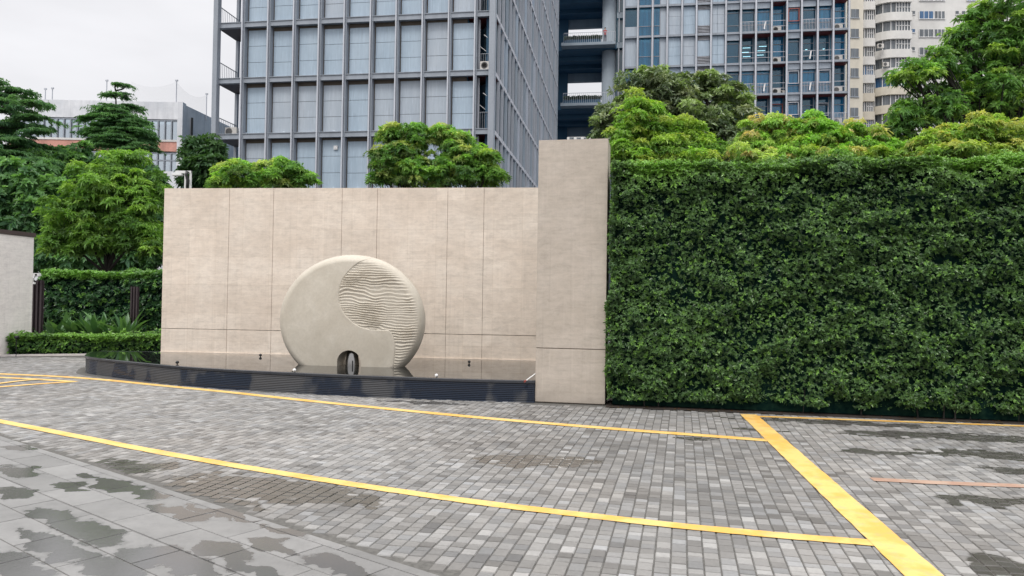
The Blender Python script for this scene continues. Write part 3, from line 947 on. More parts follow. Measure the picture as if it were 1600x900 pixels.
def hedge(name, p0, ang, length, depth, height, dens, L, c_in, c_out, c_top, label, z0=.12, amp=.10, lite=.12, k=7, bumpf=1.7, sides=True, cat='hedge'):
    root = empty(name, (p0.x, p0.y, 0), ang, label=label, cat=cat)
    c = MB(); ins = amp + .10
    c.box(.05, length - .05, ins, depth - .05, max(.02, z0 - .10), height - ins * .55); c.build('shade_core', M['shade_core'], root)  # solid core box, its dark colour stands in for shade between leaves
    st = MB()
    for i in range(int(length / .16) if height > 3 else 0):
        x = .1 + i * .16 + random.uniform(-.05, .05)
        if x > length - .05: break
        y = random.uniform(.14, depth * .4)
        st.tube([(x, y, -.01), (x + random.uniform(-.04, .04), y + random.uniform(-.02, .05), z0 + .25)], [.012, .008], 5, False)
    if height > 3: st.build('stems', M['bark_dark'], root)
    parts = []
    def surf(n, which):
        a = rng.random(n); b = rng.random(n)
        if which == 'front':
            s = a * length; z = z0 + b * (height - z0)
            q = np.stack([s * bumpf, z * bumpf * 1.5, s * 0], 1)
            off = amp * fbm(q, 3) + .5 * amp * vnoise(q * 4.1)
            edge = np.clip((z - (height - .22)) / .22, 0, 1) ** 2 * .18
            low = np.clip((z0 + .30 - z) / .30, 0, 1) ** 2 * .16
            P = np.stack([s, off + edge + low, z], 1); N = np.tile([0, -1, .25], (n, 1))
        elif which == 'top':
            s = a * length; d = b * depth
            q = np.stack([s * bumpf, d * bumpf, s * 0 + 5], 1)
            P = np.stack([s, d, height + .75 * amp * fbm(q, 3)], 1); N = np.tile([0, -.3, 1], (n, 1))
        elif which == 'sprig':
            s = a * length; d = -.02 + b ** 1.5 * min(.45, depth * .6)
            up = np.clip(fbm(np.stack([s * 2.5, d * 3, s * 0 + 77], 1), 3), -.5, 1)
            P = np.stack([s, d, height - .10 + d * .25 + rng.random(n) * (.10 + .10 * up)], 1); N = np.tile([0, -.55, 1], (n, 1))
        else:
            d = a * depth; z = z0 + b * (height - z0)
            q = np.stack([d * bumpf, z * bumpf, d * 0 + 9], 1)
            x = amp * .6 * fbm(q, 3)
            if which == 'left': P = np.stack([x, d, z], 1); N = np.tile([-1, 0, .2], (n, 1))
            else: P = np.stack([length - x, d, z], 1); N = np.tile([1, 0, .2], (n, 1))
        return P, N
    jobs = [('front', length * (height - z0)), ('top', length * depth)]
    if sides: jobs += [('left', depth * (height - z0)), ('right', depth * (height - z0))]
    jobs.append(('sprig', length * (1.2 if height > 1 else .5)))
    for which, area in jobs:
        n = int(area * dens * (2.2 if which == 'top' else 1.15))
        P, N = surf(n, which)
        if which == 'front' and height > 1:
            q = np.stack([P[:, 0] * 3.0, P[:, 2] * 5.2, P[:, 0] * 0 + 40], 1)
            gapf = fbm(q, 3) + .35 * (P[:, 2] < 0)
            keep_ = (gapf > -.22) | (rng.random(n) < .55)
            P = P[keep_]; N = N[keep_]; gapf = gapf[keep_]; n = len(P)
            P[:, 1] -= np.clip(gapf, -.6, .8) * .15
        # inner, deeper layer
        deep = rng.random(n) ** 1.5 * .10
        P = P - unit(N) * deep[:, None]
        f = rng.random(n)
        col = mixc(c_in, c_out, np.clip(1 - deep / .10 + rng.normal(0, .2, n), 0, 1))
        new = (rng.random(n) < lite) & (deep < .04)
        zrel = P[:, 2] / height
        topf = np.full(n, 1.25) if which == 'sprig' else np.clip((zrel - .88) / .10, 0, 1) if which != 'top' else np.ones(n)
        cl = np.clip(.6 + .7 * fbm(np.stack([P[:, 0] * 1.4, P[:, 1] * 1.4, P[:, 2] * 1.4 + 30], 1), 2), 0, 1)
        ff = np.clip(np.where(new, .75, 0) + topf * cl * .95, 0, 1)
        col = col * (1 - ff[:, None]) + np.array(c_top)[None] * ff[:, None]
        O = unit(N + rdir(n) * .65 + np.array([0, 0, .35]))
        parts.append(rosettes(P, O, k, L, .46, col, .85, .10))
    leaf_mesh('leaves', parts, M['leaf_gloss'], root)
    return root

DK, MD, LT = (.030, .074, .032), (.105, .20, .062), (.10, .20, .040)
hl = 7.6
soil = MB()
def hp(s, d, z): p = H1 + hdir * s + Vector((-hdir.y, hdir.x, 0)) * d; return (p.x, p.y, z)
soil.add([hp(.0, -.03, .004), hp(12, -.03, .004), hp(12, 3, .004), hp(.0, 3, .004)], [(0, 1, 2, 3)])
soil.build('soil', M['soil'], kind='structure')
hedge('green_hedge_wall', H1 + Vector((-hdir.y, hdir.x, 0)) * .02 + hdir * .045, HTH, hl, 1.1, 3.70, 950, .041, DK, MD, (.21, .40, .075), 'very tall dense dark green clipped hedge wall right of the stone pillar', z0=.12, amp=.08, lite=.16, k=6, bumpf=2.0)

# fallen leaves and small litter at the foot of the hedge
lf = []
n = 90
s = rng.random(n) * 6.5; d = -.02 + rng.random(n) ** 2 * .30
P = np.array([hp(a, b, .012) for a, b in zip(s, d)])
lf.append(leaf_arrays(P, unit(rdir(n) * np.array([1, 1, .1])), np.tile([0, 0, 1.], (n, 1)) + rdir(n) * .2, np.full(n, .045), np.full(n, .022), mixc((.16, .05, .02), (.10, .09, .02), rng.random(n))))
leaf_mesh('fallen_leaves', lf, M['leaf'], kind='stuff', label='brown fallen leaves along the foot of the tall hedge')

def tree(name, label, base, blobs, trunk_r, leaf_len, n_sub, per_sub, c_dark, c_mid, c_new, new_frac=.3, sub_r=.35, kind='round', limbs=True, fork=.45, mat='leaf', bark='bark', group=None, k=6, wfrac=.34, droop=.25, dfac=.8, cat='tree', hollow=.35, inner_dark=.55):
    """blobs: (px, py, rx_px, ry_px, Y) ellipsoids of the crown in the place at distance Y"""
    root = empty(name, (base[0], base[1], 0), 0, label=label, cat=cat, group=group)
    B = np.array([base[0], base[1], 0.])
    tr = MB()
    els = []
    for px, py, rx, ry, Yd in blobs:
        c = np.array(at_Y(px, py, Yd)); r = np.array([rx / FPX * Yd, max(rx, ry) / FPX * Yd * dfac, ry / FPX * Yd])
        els.append((c - B, r))
    zs = min(e[0][2] - e[1][2] * .3 for e in els)
    fz = max(.4, zs * fork) if kind != 'layer' else max(e[0][2] for e in els) * .97
    top = Vector((0, 0, fz))
    if kind == 'layer':
        cx = np.mean([e[0][0] for e in els[:2]]); 
        top = Vector((els[0][0][0], els[0][0][1], fz))
        tr.tube([(0, 0, -.05), Vector((top.x * .3, top.y * .3, fz * .4)), top], [trunk_r, trunk_r * .7, trunk_r * .15], 8)
    else:
        tr.tube([(0, 0, -.05), (random.uniform(-.05, .05), 0, fz * .5), top], [trunk_r, trunk_r * .85, trunk_r * .75], 8)
    Ps = []; Os = []; cols = []; vol = np.array([e[1].prod() ** .67 for e in els]); vol = vol / vol.sum()
    for (c, r), w in zip(els, vol):
        ns = max(4, int(n_sub * w))
        dirs = rdir(ns); 
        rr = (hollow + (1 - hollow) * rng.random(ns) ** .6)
        if kind == 'layer':
            nb_ = random.randint(6, 8); ba = rng.random(nb_) * 6.283; bl_ = .65 + .45 * rng.random(nb_); bt_ = rng.normal(0, .5, nb_)
            pk = rng.integers(0, nb_, ns); rr = rng.random(ns) ** .75 * bl_[pk]; aa = ba[pk] + rng.normal(0, .10, ns) / (rr + .3)
            dirs = np.stack([np.cos(aa), np.sin(aa), bt_[pk] * rr + rng.normal(0, .75, ns)], 1)
        sc_ = c + dirs * r * rr[:, None] * (1 + .12 * rng.standard_normal((ns, 1)))
        if limbs:
            cc = Vector(c)
            s0 = Vector((top.x * c[2] / max(top.z, .1), top.y * c[2] / max(top.z, .1), max(.3, c[2] - r[2] * .9))) if kind == 'layer' else top
            if kind == 'layer': s0 = Vector((top.x, top.y, min(c[2] - .15, top.z)))
            mid = s0.lerp(cc, .55) + Vector((random.uniform(-.1, .1), random.uniform(-.1, .1), (-.05 if kind == 'layer' else .12) * (cc - s0).length))
            lr = trunk_r * (.25 if kind == 'layer' else .5)
            tr.tube([s0, mid, cc], [lr, lr * .7, lr * .4], 6)
            for i in range(min(ns, 16)):
                e_ = Vector(sc_[i]); m_ = cc.lerp(e_, .5) + Vector((random.uniform(-1, 1), random.uniform(-1, 1), random.uniform(-.3, .8))) * (e_ - cc).length * .12
                st_ = mid if i % 2 else cc
                m_ = st_.lerp(e_, .5) + Vector((0, 0, random.uniform(-.02, .12) * (e_ - st_).length))
                tr.tube([st_, m_, e_], [lr * .38, lr * .26, lr * .10], 5, False)
        for i in range(ns):
            m = max(3, int(per_sub * random.uniform(.6, 1.4)))
            dd = rdir(m)
            if kind == 'layer':
                dd[:, 2] = np.abs(dd[:, 2]) * .3
                rs = sub_r * random.uniform(.7, 1.5)
                P = sc_[i] + dd * rs * np.sqrt(rng.random((m, 1))) * np.array([1.1, 1.1, .28])
                hr = np.hypot(P[:, 0] - c[0], P[:, 1] - c[1]) / max(r[0], .01)
                P[:, 2] -= .22 * r[0] * np.clip(hr, 0, 1.4) ** 2 * .5
                Od = unit(np.stack([P[:, 0] - c[0], P[:, 1] - c[1], np.full(m, .9 * r[0])], 1))
            else:
                dd[:, 2] = np.where(dd[:, 2] < -.25, -dd[:, 2], dd[:, 2])
                rs = sub_r * random.uniform(.65, 1.35)
                P = sc_[i] + dd * rs * (.55 + .45 * rng.random((m, 1))) * np.array([1.15, 1.15, .8])
                Od = unit(dd + np.array([0, 0, .45]))
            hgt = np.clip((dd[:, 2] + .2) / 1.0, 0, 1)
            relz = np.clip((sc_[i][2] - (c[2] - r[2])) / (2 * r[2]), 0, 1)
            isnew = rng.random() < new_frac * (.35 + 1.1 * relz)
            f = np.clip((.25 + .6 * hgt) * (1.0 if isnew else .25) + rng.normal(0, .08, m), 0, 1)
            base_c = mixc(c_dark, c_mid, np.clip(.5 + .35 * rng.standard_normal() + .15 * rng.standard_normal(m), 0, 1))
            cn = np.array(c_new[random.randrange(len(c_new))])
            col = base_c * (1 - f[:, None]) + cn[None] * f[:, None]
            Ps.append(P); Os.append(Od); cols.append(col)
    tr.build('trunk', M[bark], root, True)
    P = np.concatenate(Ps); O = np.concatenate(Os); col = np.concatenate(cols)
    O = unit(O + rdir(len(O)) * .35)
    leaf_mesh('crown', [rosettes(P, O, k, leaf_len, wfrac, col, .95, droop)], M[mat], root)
    return root

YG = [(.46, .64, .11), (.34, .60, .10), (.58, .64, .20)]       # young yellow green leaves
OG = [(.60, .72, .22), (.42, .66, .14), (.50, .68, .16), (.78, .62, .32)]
G1, G2 = (.060, .16, .045), (.14, .32, .065)
# --- small trees directly behind the stone wall
def base_under(px, Y): p = at_Y(px, 470, Y); return (p.x, p.y)
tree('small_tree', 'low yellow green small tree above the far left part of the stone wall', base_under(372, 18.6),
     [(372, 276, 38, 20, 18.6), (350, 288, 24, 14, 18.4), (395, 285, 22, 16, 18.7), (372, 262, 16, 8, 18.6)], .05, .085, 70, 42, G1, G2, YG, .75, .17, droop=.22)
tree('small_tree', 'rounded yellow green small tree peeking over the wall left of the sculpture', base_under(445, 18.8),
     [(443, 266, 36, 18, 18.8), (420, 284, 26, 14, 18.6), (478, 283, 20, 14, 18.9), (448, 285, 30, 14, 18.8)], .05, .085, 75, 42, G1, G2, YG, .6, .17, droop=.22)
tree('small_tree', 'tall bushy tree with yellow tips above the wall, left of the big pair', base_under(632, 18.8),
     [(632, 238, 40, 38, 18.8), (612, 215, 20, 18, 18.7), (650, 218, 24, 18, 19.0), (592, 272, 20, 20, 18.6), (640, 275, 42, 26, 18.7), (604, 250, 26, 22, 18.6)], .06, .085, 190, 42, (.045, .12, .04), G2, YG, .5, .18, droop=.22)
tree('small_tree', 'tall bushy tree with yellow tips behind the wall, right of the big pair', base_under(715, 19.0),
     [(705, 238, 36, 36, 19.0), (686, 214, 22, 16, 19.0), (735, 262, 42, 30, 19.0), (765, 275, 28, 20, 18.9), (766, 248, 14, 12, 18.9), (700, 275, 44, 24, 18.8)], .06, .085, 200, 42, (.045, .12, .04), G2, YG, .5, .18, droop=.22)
# --- behind the tall hedge
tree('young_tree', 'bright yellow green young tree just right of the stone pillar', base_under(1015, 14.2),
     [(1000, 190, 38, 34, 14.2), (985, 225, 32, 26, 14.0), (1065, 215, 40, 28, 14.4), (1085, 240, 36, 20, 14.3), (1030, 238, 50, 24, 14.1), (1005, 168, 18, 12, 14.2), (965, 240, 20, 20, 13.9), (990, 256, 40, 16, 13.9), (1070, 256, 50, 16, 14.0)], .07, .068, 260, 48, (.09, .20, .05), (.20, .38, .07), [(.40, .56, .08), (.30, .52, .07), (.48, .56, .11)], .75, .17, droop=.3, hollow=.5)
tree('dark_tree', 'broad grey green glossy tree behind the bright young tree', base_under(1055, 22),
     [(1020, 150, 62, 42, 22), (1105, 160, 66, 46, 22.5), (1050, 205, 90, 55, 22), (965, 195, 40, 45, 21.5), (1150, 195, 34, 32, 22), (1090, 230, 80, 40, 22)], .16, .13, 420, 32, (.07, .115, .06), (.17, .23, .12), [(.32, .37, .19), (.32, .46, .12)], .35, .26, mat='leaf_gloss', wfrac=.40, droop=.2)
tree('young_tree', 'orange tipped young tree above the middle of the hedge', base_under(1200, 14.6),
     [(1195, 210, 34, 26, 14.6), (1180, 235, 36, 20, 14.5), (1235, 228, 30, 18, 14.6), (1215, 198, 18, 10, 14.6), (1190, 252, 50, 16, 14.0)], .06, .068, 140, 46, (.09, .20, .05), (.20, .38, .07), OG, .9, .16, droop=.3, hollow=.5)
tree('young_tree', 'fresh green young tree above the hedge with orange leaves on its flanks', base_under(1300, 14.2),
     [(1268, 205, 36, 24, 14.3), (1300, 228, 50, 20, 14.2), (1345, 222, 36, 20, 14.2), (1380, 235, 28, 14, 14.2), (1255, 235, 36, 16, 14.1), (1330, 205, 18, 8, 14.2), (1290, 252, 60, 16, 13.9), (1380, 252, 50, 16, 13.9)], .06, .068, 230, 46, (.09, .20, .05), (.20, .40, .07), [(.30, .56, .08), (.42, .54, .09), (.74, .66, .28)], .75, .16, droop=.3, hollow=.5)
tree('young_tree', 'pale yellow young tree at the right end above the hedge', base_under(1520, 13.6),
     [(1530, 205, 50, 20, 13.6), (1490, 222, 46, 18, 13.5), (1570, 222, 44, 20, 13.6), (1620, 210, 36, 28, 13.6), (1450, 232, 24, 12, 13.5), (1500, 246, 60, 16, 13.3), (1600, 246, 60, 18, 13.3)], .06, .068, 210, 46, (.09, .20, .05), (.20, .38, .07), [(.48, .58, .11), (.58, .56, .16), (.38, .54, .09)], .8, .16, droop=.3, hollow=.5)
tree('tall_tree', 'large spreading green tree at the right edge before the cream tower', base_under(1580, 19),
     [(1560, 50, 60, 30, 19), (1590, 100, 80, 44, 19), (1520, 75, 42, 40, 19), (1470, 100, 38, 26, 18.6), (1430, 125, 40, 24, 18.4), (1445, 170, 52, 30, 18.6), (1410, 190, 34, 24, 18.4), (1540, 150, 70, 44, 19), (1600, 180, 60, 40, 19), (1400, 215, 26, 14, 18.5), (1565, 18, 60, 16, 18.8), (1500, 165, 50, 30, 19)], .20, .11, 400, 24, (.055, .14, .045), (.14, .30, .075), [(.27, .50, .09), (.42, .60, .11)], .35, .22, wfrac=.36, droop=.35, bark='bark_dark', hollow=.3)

# --- left background
DG, DG2 = (.030, .080, .038), (.075, .16, .060)
tree('broad_tree', 'bright green spreading tree with thin dark trunks behind the left hedge', base_under(165, 25),
     [(150, 300, 58, 42, 25), (195, 275, 44, 36, 25.5), (110, 350, 50, 32, 24.6), (205, 335, 52, 44, 25), (160, 375, 60, 28, 25), (100, 385, 36, 18, 24.5), (225, 380, 36, 26, 24.8), (230, 300, 30, 36, 25.3)], .11, .14, 400, 30, (.060, .14, .04), (.14, .29, .055), [(.26, .46, .08), (.33, .52, .09)], .6, .27, fork=.75, droop=.35, bark='bark_dark')
tree('feathery_tree', 'dark feathery tree with drooping sprays at the far left edge', base_under(-10, 34),
     [(-20, 126, 34, 5, 34), (-5, 148, 44, 6, 34), (30, 143, 28, 5, 34.5), (48, 160, 28, 5, 33), (0, 172, 56, 7, 33.5), (50, 182, 30, 6, 33), (15, 196, 60, 7, 34), (66, 205, 24, 5, 33), (-10, 215, 60, 8, 33), (40, 226, 44, 7, 33.6), (0, 240, 70, 9, 33), (50, 250, 40, 7, 33), (10, 262, 70, 8, 33)], .22, .14, 330, 30, (.06, .15, .08), (.13, .27, .11), [(.19, .36, .12)], .3, .40, kind='layer', wfrac=.24, droop=.5, bark='bark_dark')
tree('layered_tree', 'conical tree of flat dark branch layers before the white factory building', base_under(188, 40),
     [(181, 131, 12, 2, 40), (196, 134, 14, 2, 40.4), (178, 147, 15, 3, 39.6), (197, 149, 12, 3, 40.4), (165, 168, 26, 4, 40), (200, 165, 24, 4, 40.5), (150, 182, 26, 5, 40), (190, 181, 32, 5, 39.5), (215, 190, 24, 4, 40), (160, 198, 36, 5, 40.4), (205, 203, 38, 5, 39.6), (145, 208, 22, 4, 40), (185, 216, 46, 6, 40), (228, 213, 28, 4, 40), (170, 228, 34, 6, 40), (215, 230, 30, 5, 39.5), (175, 176, 28, 7, 40), (190, 192, 46, 9, 40.2), (165, 205, 34, 8, 39.8), (200, 212, 50, 9, 40), (180, 222, 52, 9, 40.2), (226, 222, 24, 7, 40)], .2, .12, 560, 30, (.06, .15, .075), (.13, .28, .10), [(.18, .36, .11)], .4, .36, kind='layer', wfrac=.26, droop=.4, bark='bark_dark')
tree('bushy_tree', 'dark green leafy tree seen through the open left corner of the grey tower', base_under(322, 38),
     [(318, 235, 24, 20, 38), (330, 265, 34, 26, 38), (305, 280, 26, 18, 38)], .15, .26, 95, 26, DG, DG2, [(.08, .16, .05)], .35, .42, wfrac=.4)
bk = [('low dark shrub mass showing under the crown of the bright spreading tree', 200, 31, [(100, 405, 50, 26, 31), (150, 412, 50, 22, 31), (215, 400, 50, 30, 31)]),
      ('dense dark tree filling the gap behind the left stone wall', 15, 31, [(10, 300, 60, 50, 31), (40, 350, 50, 50, 31), (-30, 350, 50, 60, 31), (60, 300, 30, 40, 31)]),
      ('dark tree mass below the feathery tree, left of the bright tree', 75, 36, [(70, 270, 60, 34, 36), (30, 275, 50, 30, 36), (100, 330, 50, 60, 36), (60, 380, 50, 50, 36), (90, 255, 40, 22, 36)]),
      ('dark rounded tree under the layered tree, behind the bright green crown', 150, 37, [(150, 255, 50, 22, 37), (190, 330, 60, 60, 37), (110, 255, 40, 20, 37), (230, 285, 36, 30, 37), (240, 350, 40, 50, 37), (180, 390, 60, 40, 37)])]
for lb, px, Yd, bl in bk:
    tree('bushy_tree', lb, base_under(px, Yd), bl, .15, .26, 260, 24, (.05, .13, .07), (.11, .23, .095), [(.21, .40, .13)], .3, .42, wfrac=.42, hollow=.1)

# low planting bed on the left
bedA = at_z(12, 556.8); bedB = at_z(254, 554.0)
bdir = (bedB - bedA).normalized(); BTH = math.atan2(bdir.y, bdir.x); bnn = Vector((-bdir.y, bdir.x, 0))
sl = MB()
def bp_(s, d, z): p = bedA + bdir * s + bnn * d; return (p.x, p.y, z)
sl.add([bp_(-3, 0, .01), bp_(8, 0, .01), bp_(8, 8, .01), bp_(-3, 8, .01)], [(0, 1, 2, 3)])
sl.build('soil', M['soil'], kind='structure')
kb = MB()
kb.add([bp_(-3, -.09, 0), bp_(5.2, -.09, 0), bp_(5.2, .0, 0), bp_(-3, .0, 0), bp_(-3, -.09, .05), bp_(5.2, -.09, .05), bp_(5.2, .0, .05), bp_(-3, .0, .05)], [(0, 3, 2, 1), (4, 5, 6, 7), (0, 1, 5, 4), (1, 2, 6, 5), (2, 3, 7, 6), (3, 0, 4, 7)])
kb.build('bed_kerb', M['left_stone'], kind='structure')
hedge('low_hedge', bedA + bnn * .03, BTH, 5.4, .8, .50, 380, .062, (.03, .075, .025), (.085, .19, .045), (.20, .38, .07), 'low clipped green hedge edging the bed left of the pool', z0=.05, amp=.05, lite=.35)
tb = at_Y(62, 470, 21.8)
hedge('tall_hedge', Vector((tb.x, 21.8, 0)), R(-1.5), 4.3, .7, 2.22, 260, .085, (.016, .05, .028), (.055, .14, .05), (.18, .36, .07), 'chest high clipped green hedge behind the planting bed on the left', z0=.1, amp=.07, lite=.18)
# broad leaved plants
def blade_plant(px, Yd, h, nl, label):
    p = at_Y(px, 470, Yd)
    root = empty('broad_leaf_plant', (p.x, p.y, 0), random.uniform(0, 6), label=label, cat='plant', group='broad leaved plants in the left bed')
    Vs = []; Fs = []; Cs = []; o = 0
    for i in range(nl):
        a = random.uniform(0, 6.28); hh = 1.2 * h * random.uniform(.6, 1.1); w = .085 * random.uniform(.7, 1.3); lean = random.uniform(.15, .75)
        dr = np.array([math.cos(a), math.sin(a), 0]); sd = np.array([-dr[1], dr[0], 0])
        cc = np.array(mixc((.05, .12, .05), (.15, .28, .11), [random.random()])[0])
        m = 7; pts = []
        for j in range(m):
            u = j / (m - 1)
            c_ = dr * (lean * hh * u ** 1.4) + np.array([0, 0, hh * (u - .45 * lean * u ** 2.6)])
            ww = w * math.sin(math.pi * min(1, .12 + u * .88)) ** .8 if j < m - 1 else .002
            if u < .3: ww *= .35 + u
            pts += [c_ - sd * ww + np.array([0, 0, ww * .4]), c_ - np.array([0, 0, 0]), c_ + sd * ww + np.array([0, 0, ww * .4])]
        Vs += pts; Cs += [cc * random.uniform(.9, 1.1)] * len(pts)
        for j in range(m - 1):
            b_ = o + j * 3
            Fs += [(b_, b_ + 1, b_ + 4, b_ + 3), (b_ + 1, b_ + 2, b_ + 5, b_ + 4)]
        o += len(pts)
    me = np_mesh('leaves', np.array(Vs), np.array(Fs), True)
    at_ = me.attributes.new('col', 'FLOAT_COLOR', 'POINT')
    at_.data.foreach_set('color', np.concatenate([np.array(Cs), np.ones((len(Cs), 1))], 1).astype(np.float32).ravel())
    link('leaves', me, M['leaf_gloss'], root)
order = ['first', 'second', 'third', 'fourth', 'fifth', 'sixth', 'seventh', 'eighth', 'ninth', 'tenth']
for i, (px, Yd, h, nl) in enumerate([(68, 20.6, .75, 14), (84, 20.4, .85, 16), (100, 20.9, 1.0, 18), (118, 20.5, .9, 16), (134, 20.9, 1.15, 20), (150, 20.5, 1.0, 18), (165, 20.8, 1.15, 18), (182, 20.5, .95, 16), (198, 20.7, 1.1, 16)]):
    blade_plant(px, Yd, h, nl, 'broad leaved dark plant in the left bed, %s from the left' % order[i])

# left stone wall running away from the viewer
LW = at_z(0, 557.3)
th = math.atan2(.988, .153)
lw = empty('boundary_wall', (LW.x, LW.y, 0), th, label='pale stone boundary wall with dark coping cut by the left edge', cat='wall')
ll = .98
c = MB(); c.box(-5, ll, 0.0, .42, -.02, 3.10, .004); c.build('stone_cladding', M['left_stone'], lw)
c = MB(); c.box(-5.02, ll + .03, -.03, .45, 3.103, 3.21, .004); c.build('coping', M['dark_cap'], lw)
# brown ribbed metal fence panels
def ribbed(px0, px1, Yd, ztop, label):
    a = at_Y(px0, 470, Yd); b = at_Y(px1, 470, Yd)
    e = empty('ribbed_fence_panel', (a.x, a.y, 0), 0, label=label, cat='fence panel', group='brown ribbed metal fence panels')
    w = b.x - a.x; m = MB(); n_ = max(3, int(w / .09))
    m.box(0, w, .03, .05, 0, ztop - .02); m.build('backing_sheet', M['brown_metal'], e)
    for i in range(n_):
        x = (i + .5) * w / n_
        m = MB(); m.box(x - .022, x + .022, -.02, .028, 0, ztop, .004); m.build('rib', M['brown_metal'], e)
ribbed(43, 67, 20.35, 1.98, 'brown ribbed metal panel right beside the left stone wall')
ribbed(203, 216, 21.2, 1.85, 'narrow brown ribbed metal panel set in the left hedge')
# small cameras and lamps
def cctv(p, s, label, rz=0.0, flip=1):
    e = empty('security_camera', tuple(p), rz, label=label, cat='security camera')
    m = MB(); m.tube([(0, 0, 0), (0, 0, .10 * s), (flip * .06 * s, -.02 * s, .16 * s)], .018 * s, 8); m.build('bracket', M['white_metal'], e, True)
    m = MB(); m.box(-.05 * s + flip * .06 * s, .13 * s + flip * .06 * s, -.05 * s, .05 * s, .16 * s, .25 * s, .012 * s); m.build('housing', M['white_metal'], e)
    m = MB(); m.lathe([(.03 * s, -.052 * s), (.03 * s, -.05 * s)], 12, (.04 * s + flip * .06 * s, 0, .205 * s), 'y'); m.build('lens', M['black_metal'], e)
    m = MB(); m.box(-.055 * s, .055 * s, -.02 * s, .02 * s, -.05 * s, 0.0); m.build('mount', M['white_metal'], e)
cctv(at_Y(52, 441, 20.2), 1.0, 'small white security camera on the brown panel by the left wall')
sp = at_z(25, 545, 0); e = empty('garden_spotlight', (sp.x + .1, 18.8, 0), 0, label='little black spotlight on a stake before the left stone wall', cat='spotlight')
e.location = tuple(at_Y(25, 556, 18.7))
m = MB(); m.tube([(0, 0, -.05), (0, 0, .42)], .01, 6); m.build('stake', M['black_metal'], e)
m = MB(); m.lathe([(.015, -.06), (.04, -.04), (.045, .05), (.03, .055)], 12, (0, 0, .47), 'y'); m.build('lamp_head', M['black_metal'], e, True)

# camera post behind the wall, top left
pp = at_Y(293, 292, 19.5)
e = empty('camera_post', (pp.x, pp.y, 0), 0, label='white gate shaped post carrying a camera above the left end of the wall', cat='camera post')
pz = at_Y(293, 267, 19.5).z
m = MB()
for x in (-.055, .075): m.box(x - .025, x + .025, -.025, .025, 0, pz, .004)
m.build('posts', M['white_metal'], e)
m = MB(); m.box(-.32, .10, -.03, .03, pz - .07, pz + .0, .004); m.build('arm', M['white_metal'], e)
m = MB(); m.box(-.40, -.14, -.06, .06, pz - .02 - .12, pz - .075, .012); m.build('camera_housing', M['white_metal'], e)
m = MB(); m.tube([(.01, -.05, pz - .02), (-.02, -.07, pz - .12), (.03, -.06, pz - .25), (.01, -.05, pz - .38), (.0, -.05, pz - .6)], [.05, .03, .045, .035, .02], 8); m.build('cable_bundle', M['black_metal'], e, True)
# ================================================================ buildings
FD = Vector((math.cos(FT), math.sin(FT), 0)); FV = Vector((-math.sin(FT), math.cos(FT), 0))   # street grid: along the fronts, into the depth
T0 = at_Y(771, 200, 44.5); T0.z = 0
def s_on(o, px, py=150):
    """distance along a front through o (parallel to FD) at which a pixel column of the photo falls"""
    p = on_plane(px, py, o, FV); return (p - o).dot(FD)

def ridge_panel(name, c0, c1, joint=(.33, .67)):
    t = NT(name)
    v = t.coord(scale=(1.5, 1.5, .12)); a = t.noise(v, 1.3, 5, .65); b = t.noise(t.coord(scale=(.4, .4, .4)), 1.0, 2); c = t.noise(t.coord(scale=(6, 6, .4)), 2.0, 4, .7)
    col = t.ramp(t.math('ADD', t.math('MULTIPLY', a, .6), t.math('MULTIPLY', b, .4)), [(.35, c0), (.65, c1)])
    col = t.mix(t.ramp(c, [(.52, 0.0), (.75, .5)]), col, tuple(min(1, x * 1.35) for x in c1))
    col = t.mix(t.ramp(c, [(.28, .45), (.42, 0.0)]), col, tuple(x * .6 for x in c0))
    t.set(color=col, rough=.42, spec=.5)
    return t.m
M['panel'] = ridge_panel('panel_paint', (.33, .42, .51), (.42, .51, .60))
M['panel2'] = ridge_panel('panel_paint_pale', (.36, .42, .49), (.44, .49, .55))
M['deep_blue'] = painted("shaded_concrete", (.035, .10, .17), .8, .2, .6)  # dark and haze of the slab undersides put into the base colour
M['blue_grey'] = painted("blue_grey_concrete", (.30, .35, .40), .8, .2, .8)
M['glass'] = glass_mat('window_glass', (.62, .88, .96), .35)
M['curtain'] = tinted_gloss('curtain_cloth', (.012, .20, .36), (.07, .45, .68), .7, 1.4)
M['room'] = painted('room_wall', (.03, .14, .21), .9, .4, .8)
M['fin_glass'] = tinted_gloss('dark_glazing', (.03, .06, .085), (.11, .17, .21), .10, .5)
M['ac_white'] = painted('ac_casing', (.58, .56, .53), .5, .15)
M['ac_dark'] = painted('ac_grille', (.10, .10, .10), .6, .2)
t = NT('lamp_tube'); t.set(color=(.9, .9, .9), emit=(1, .98, .93), emit_s=1.6); M['lamp'] = t.m

def ac_mesh():
    """an outdoor unit about .85 m wide, front towards -y, centred on x"""
    a = MB().box(-.42, .42, -.15, .15, 0, .58, .02)
    g = MB().lathe([(.22, -.165), (.235, -.152)], 20, (-.12, 0, .30), 'y')
    for k in range(1, 4): g.lathe([(.05 * k, -.172), (.05 * k + .012, -.172)], 16, (-.12, 0, .30), 'y')
    return a, g
_ac = None
AC_GROUP = 'air conditioners on the grey towers'
def put_ac(p, rz, label, sc=1.0):
    global _ac
    if _ac is None:
        e = empty('air_conditioner', tuple(p), rz, label=label, cat='air conditioner', group=AC_GROUP)
        a, g = ac_mesh(); a.build('casing', M['ac_white'], e); g.build('fan_grille', M['ac_dark'], e); _ac = e
    else:
        e = copy_tree(_ac); e.location = tuple(p); e.rotation_euler = (0, 0, rz); e['label'] = label
    e.scale = (sc, sc, sc)
    return e

# ---------------------------------------------------------------- grey panelled tower
tw = empty('grey_tower', tuple(T0), FT, label='grey blue office tower with panelled front behind the stone wall', cat='building')
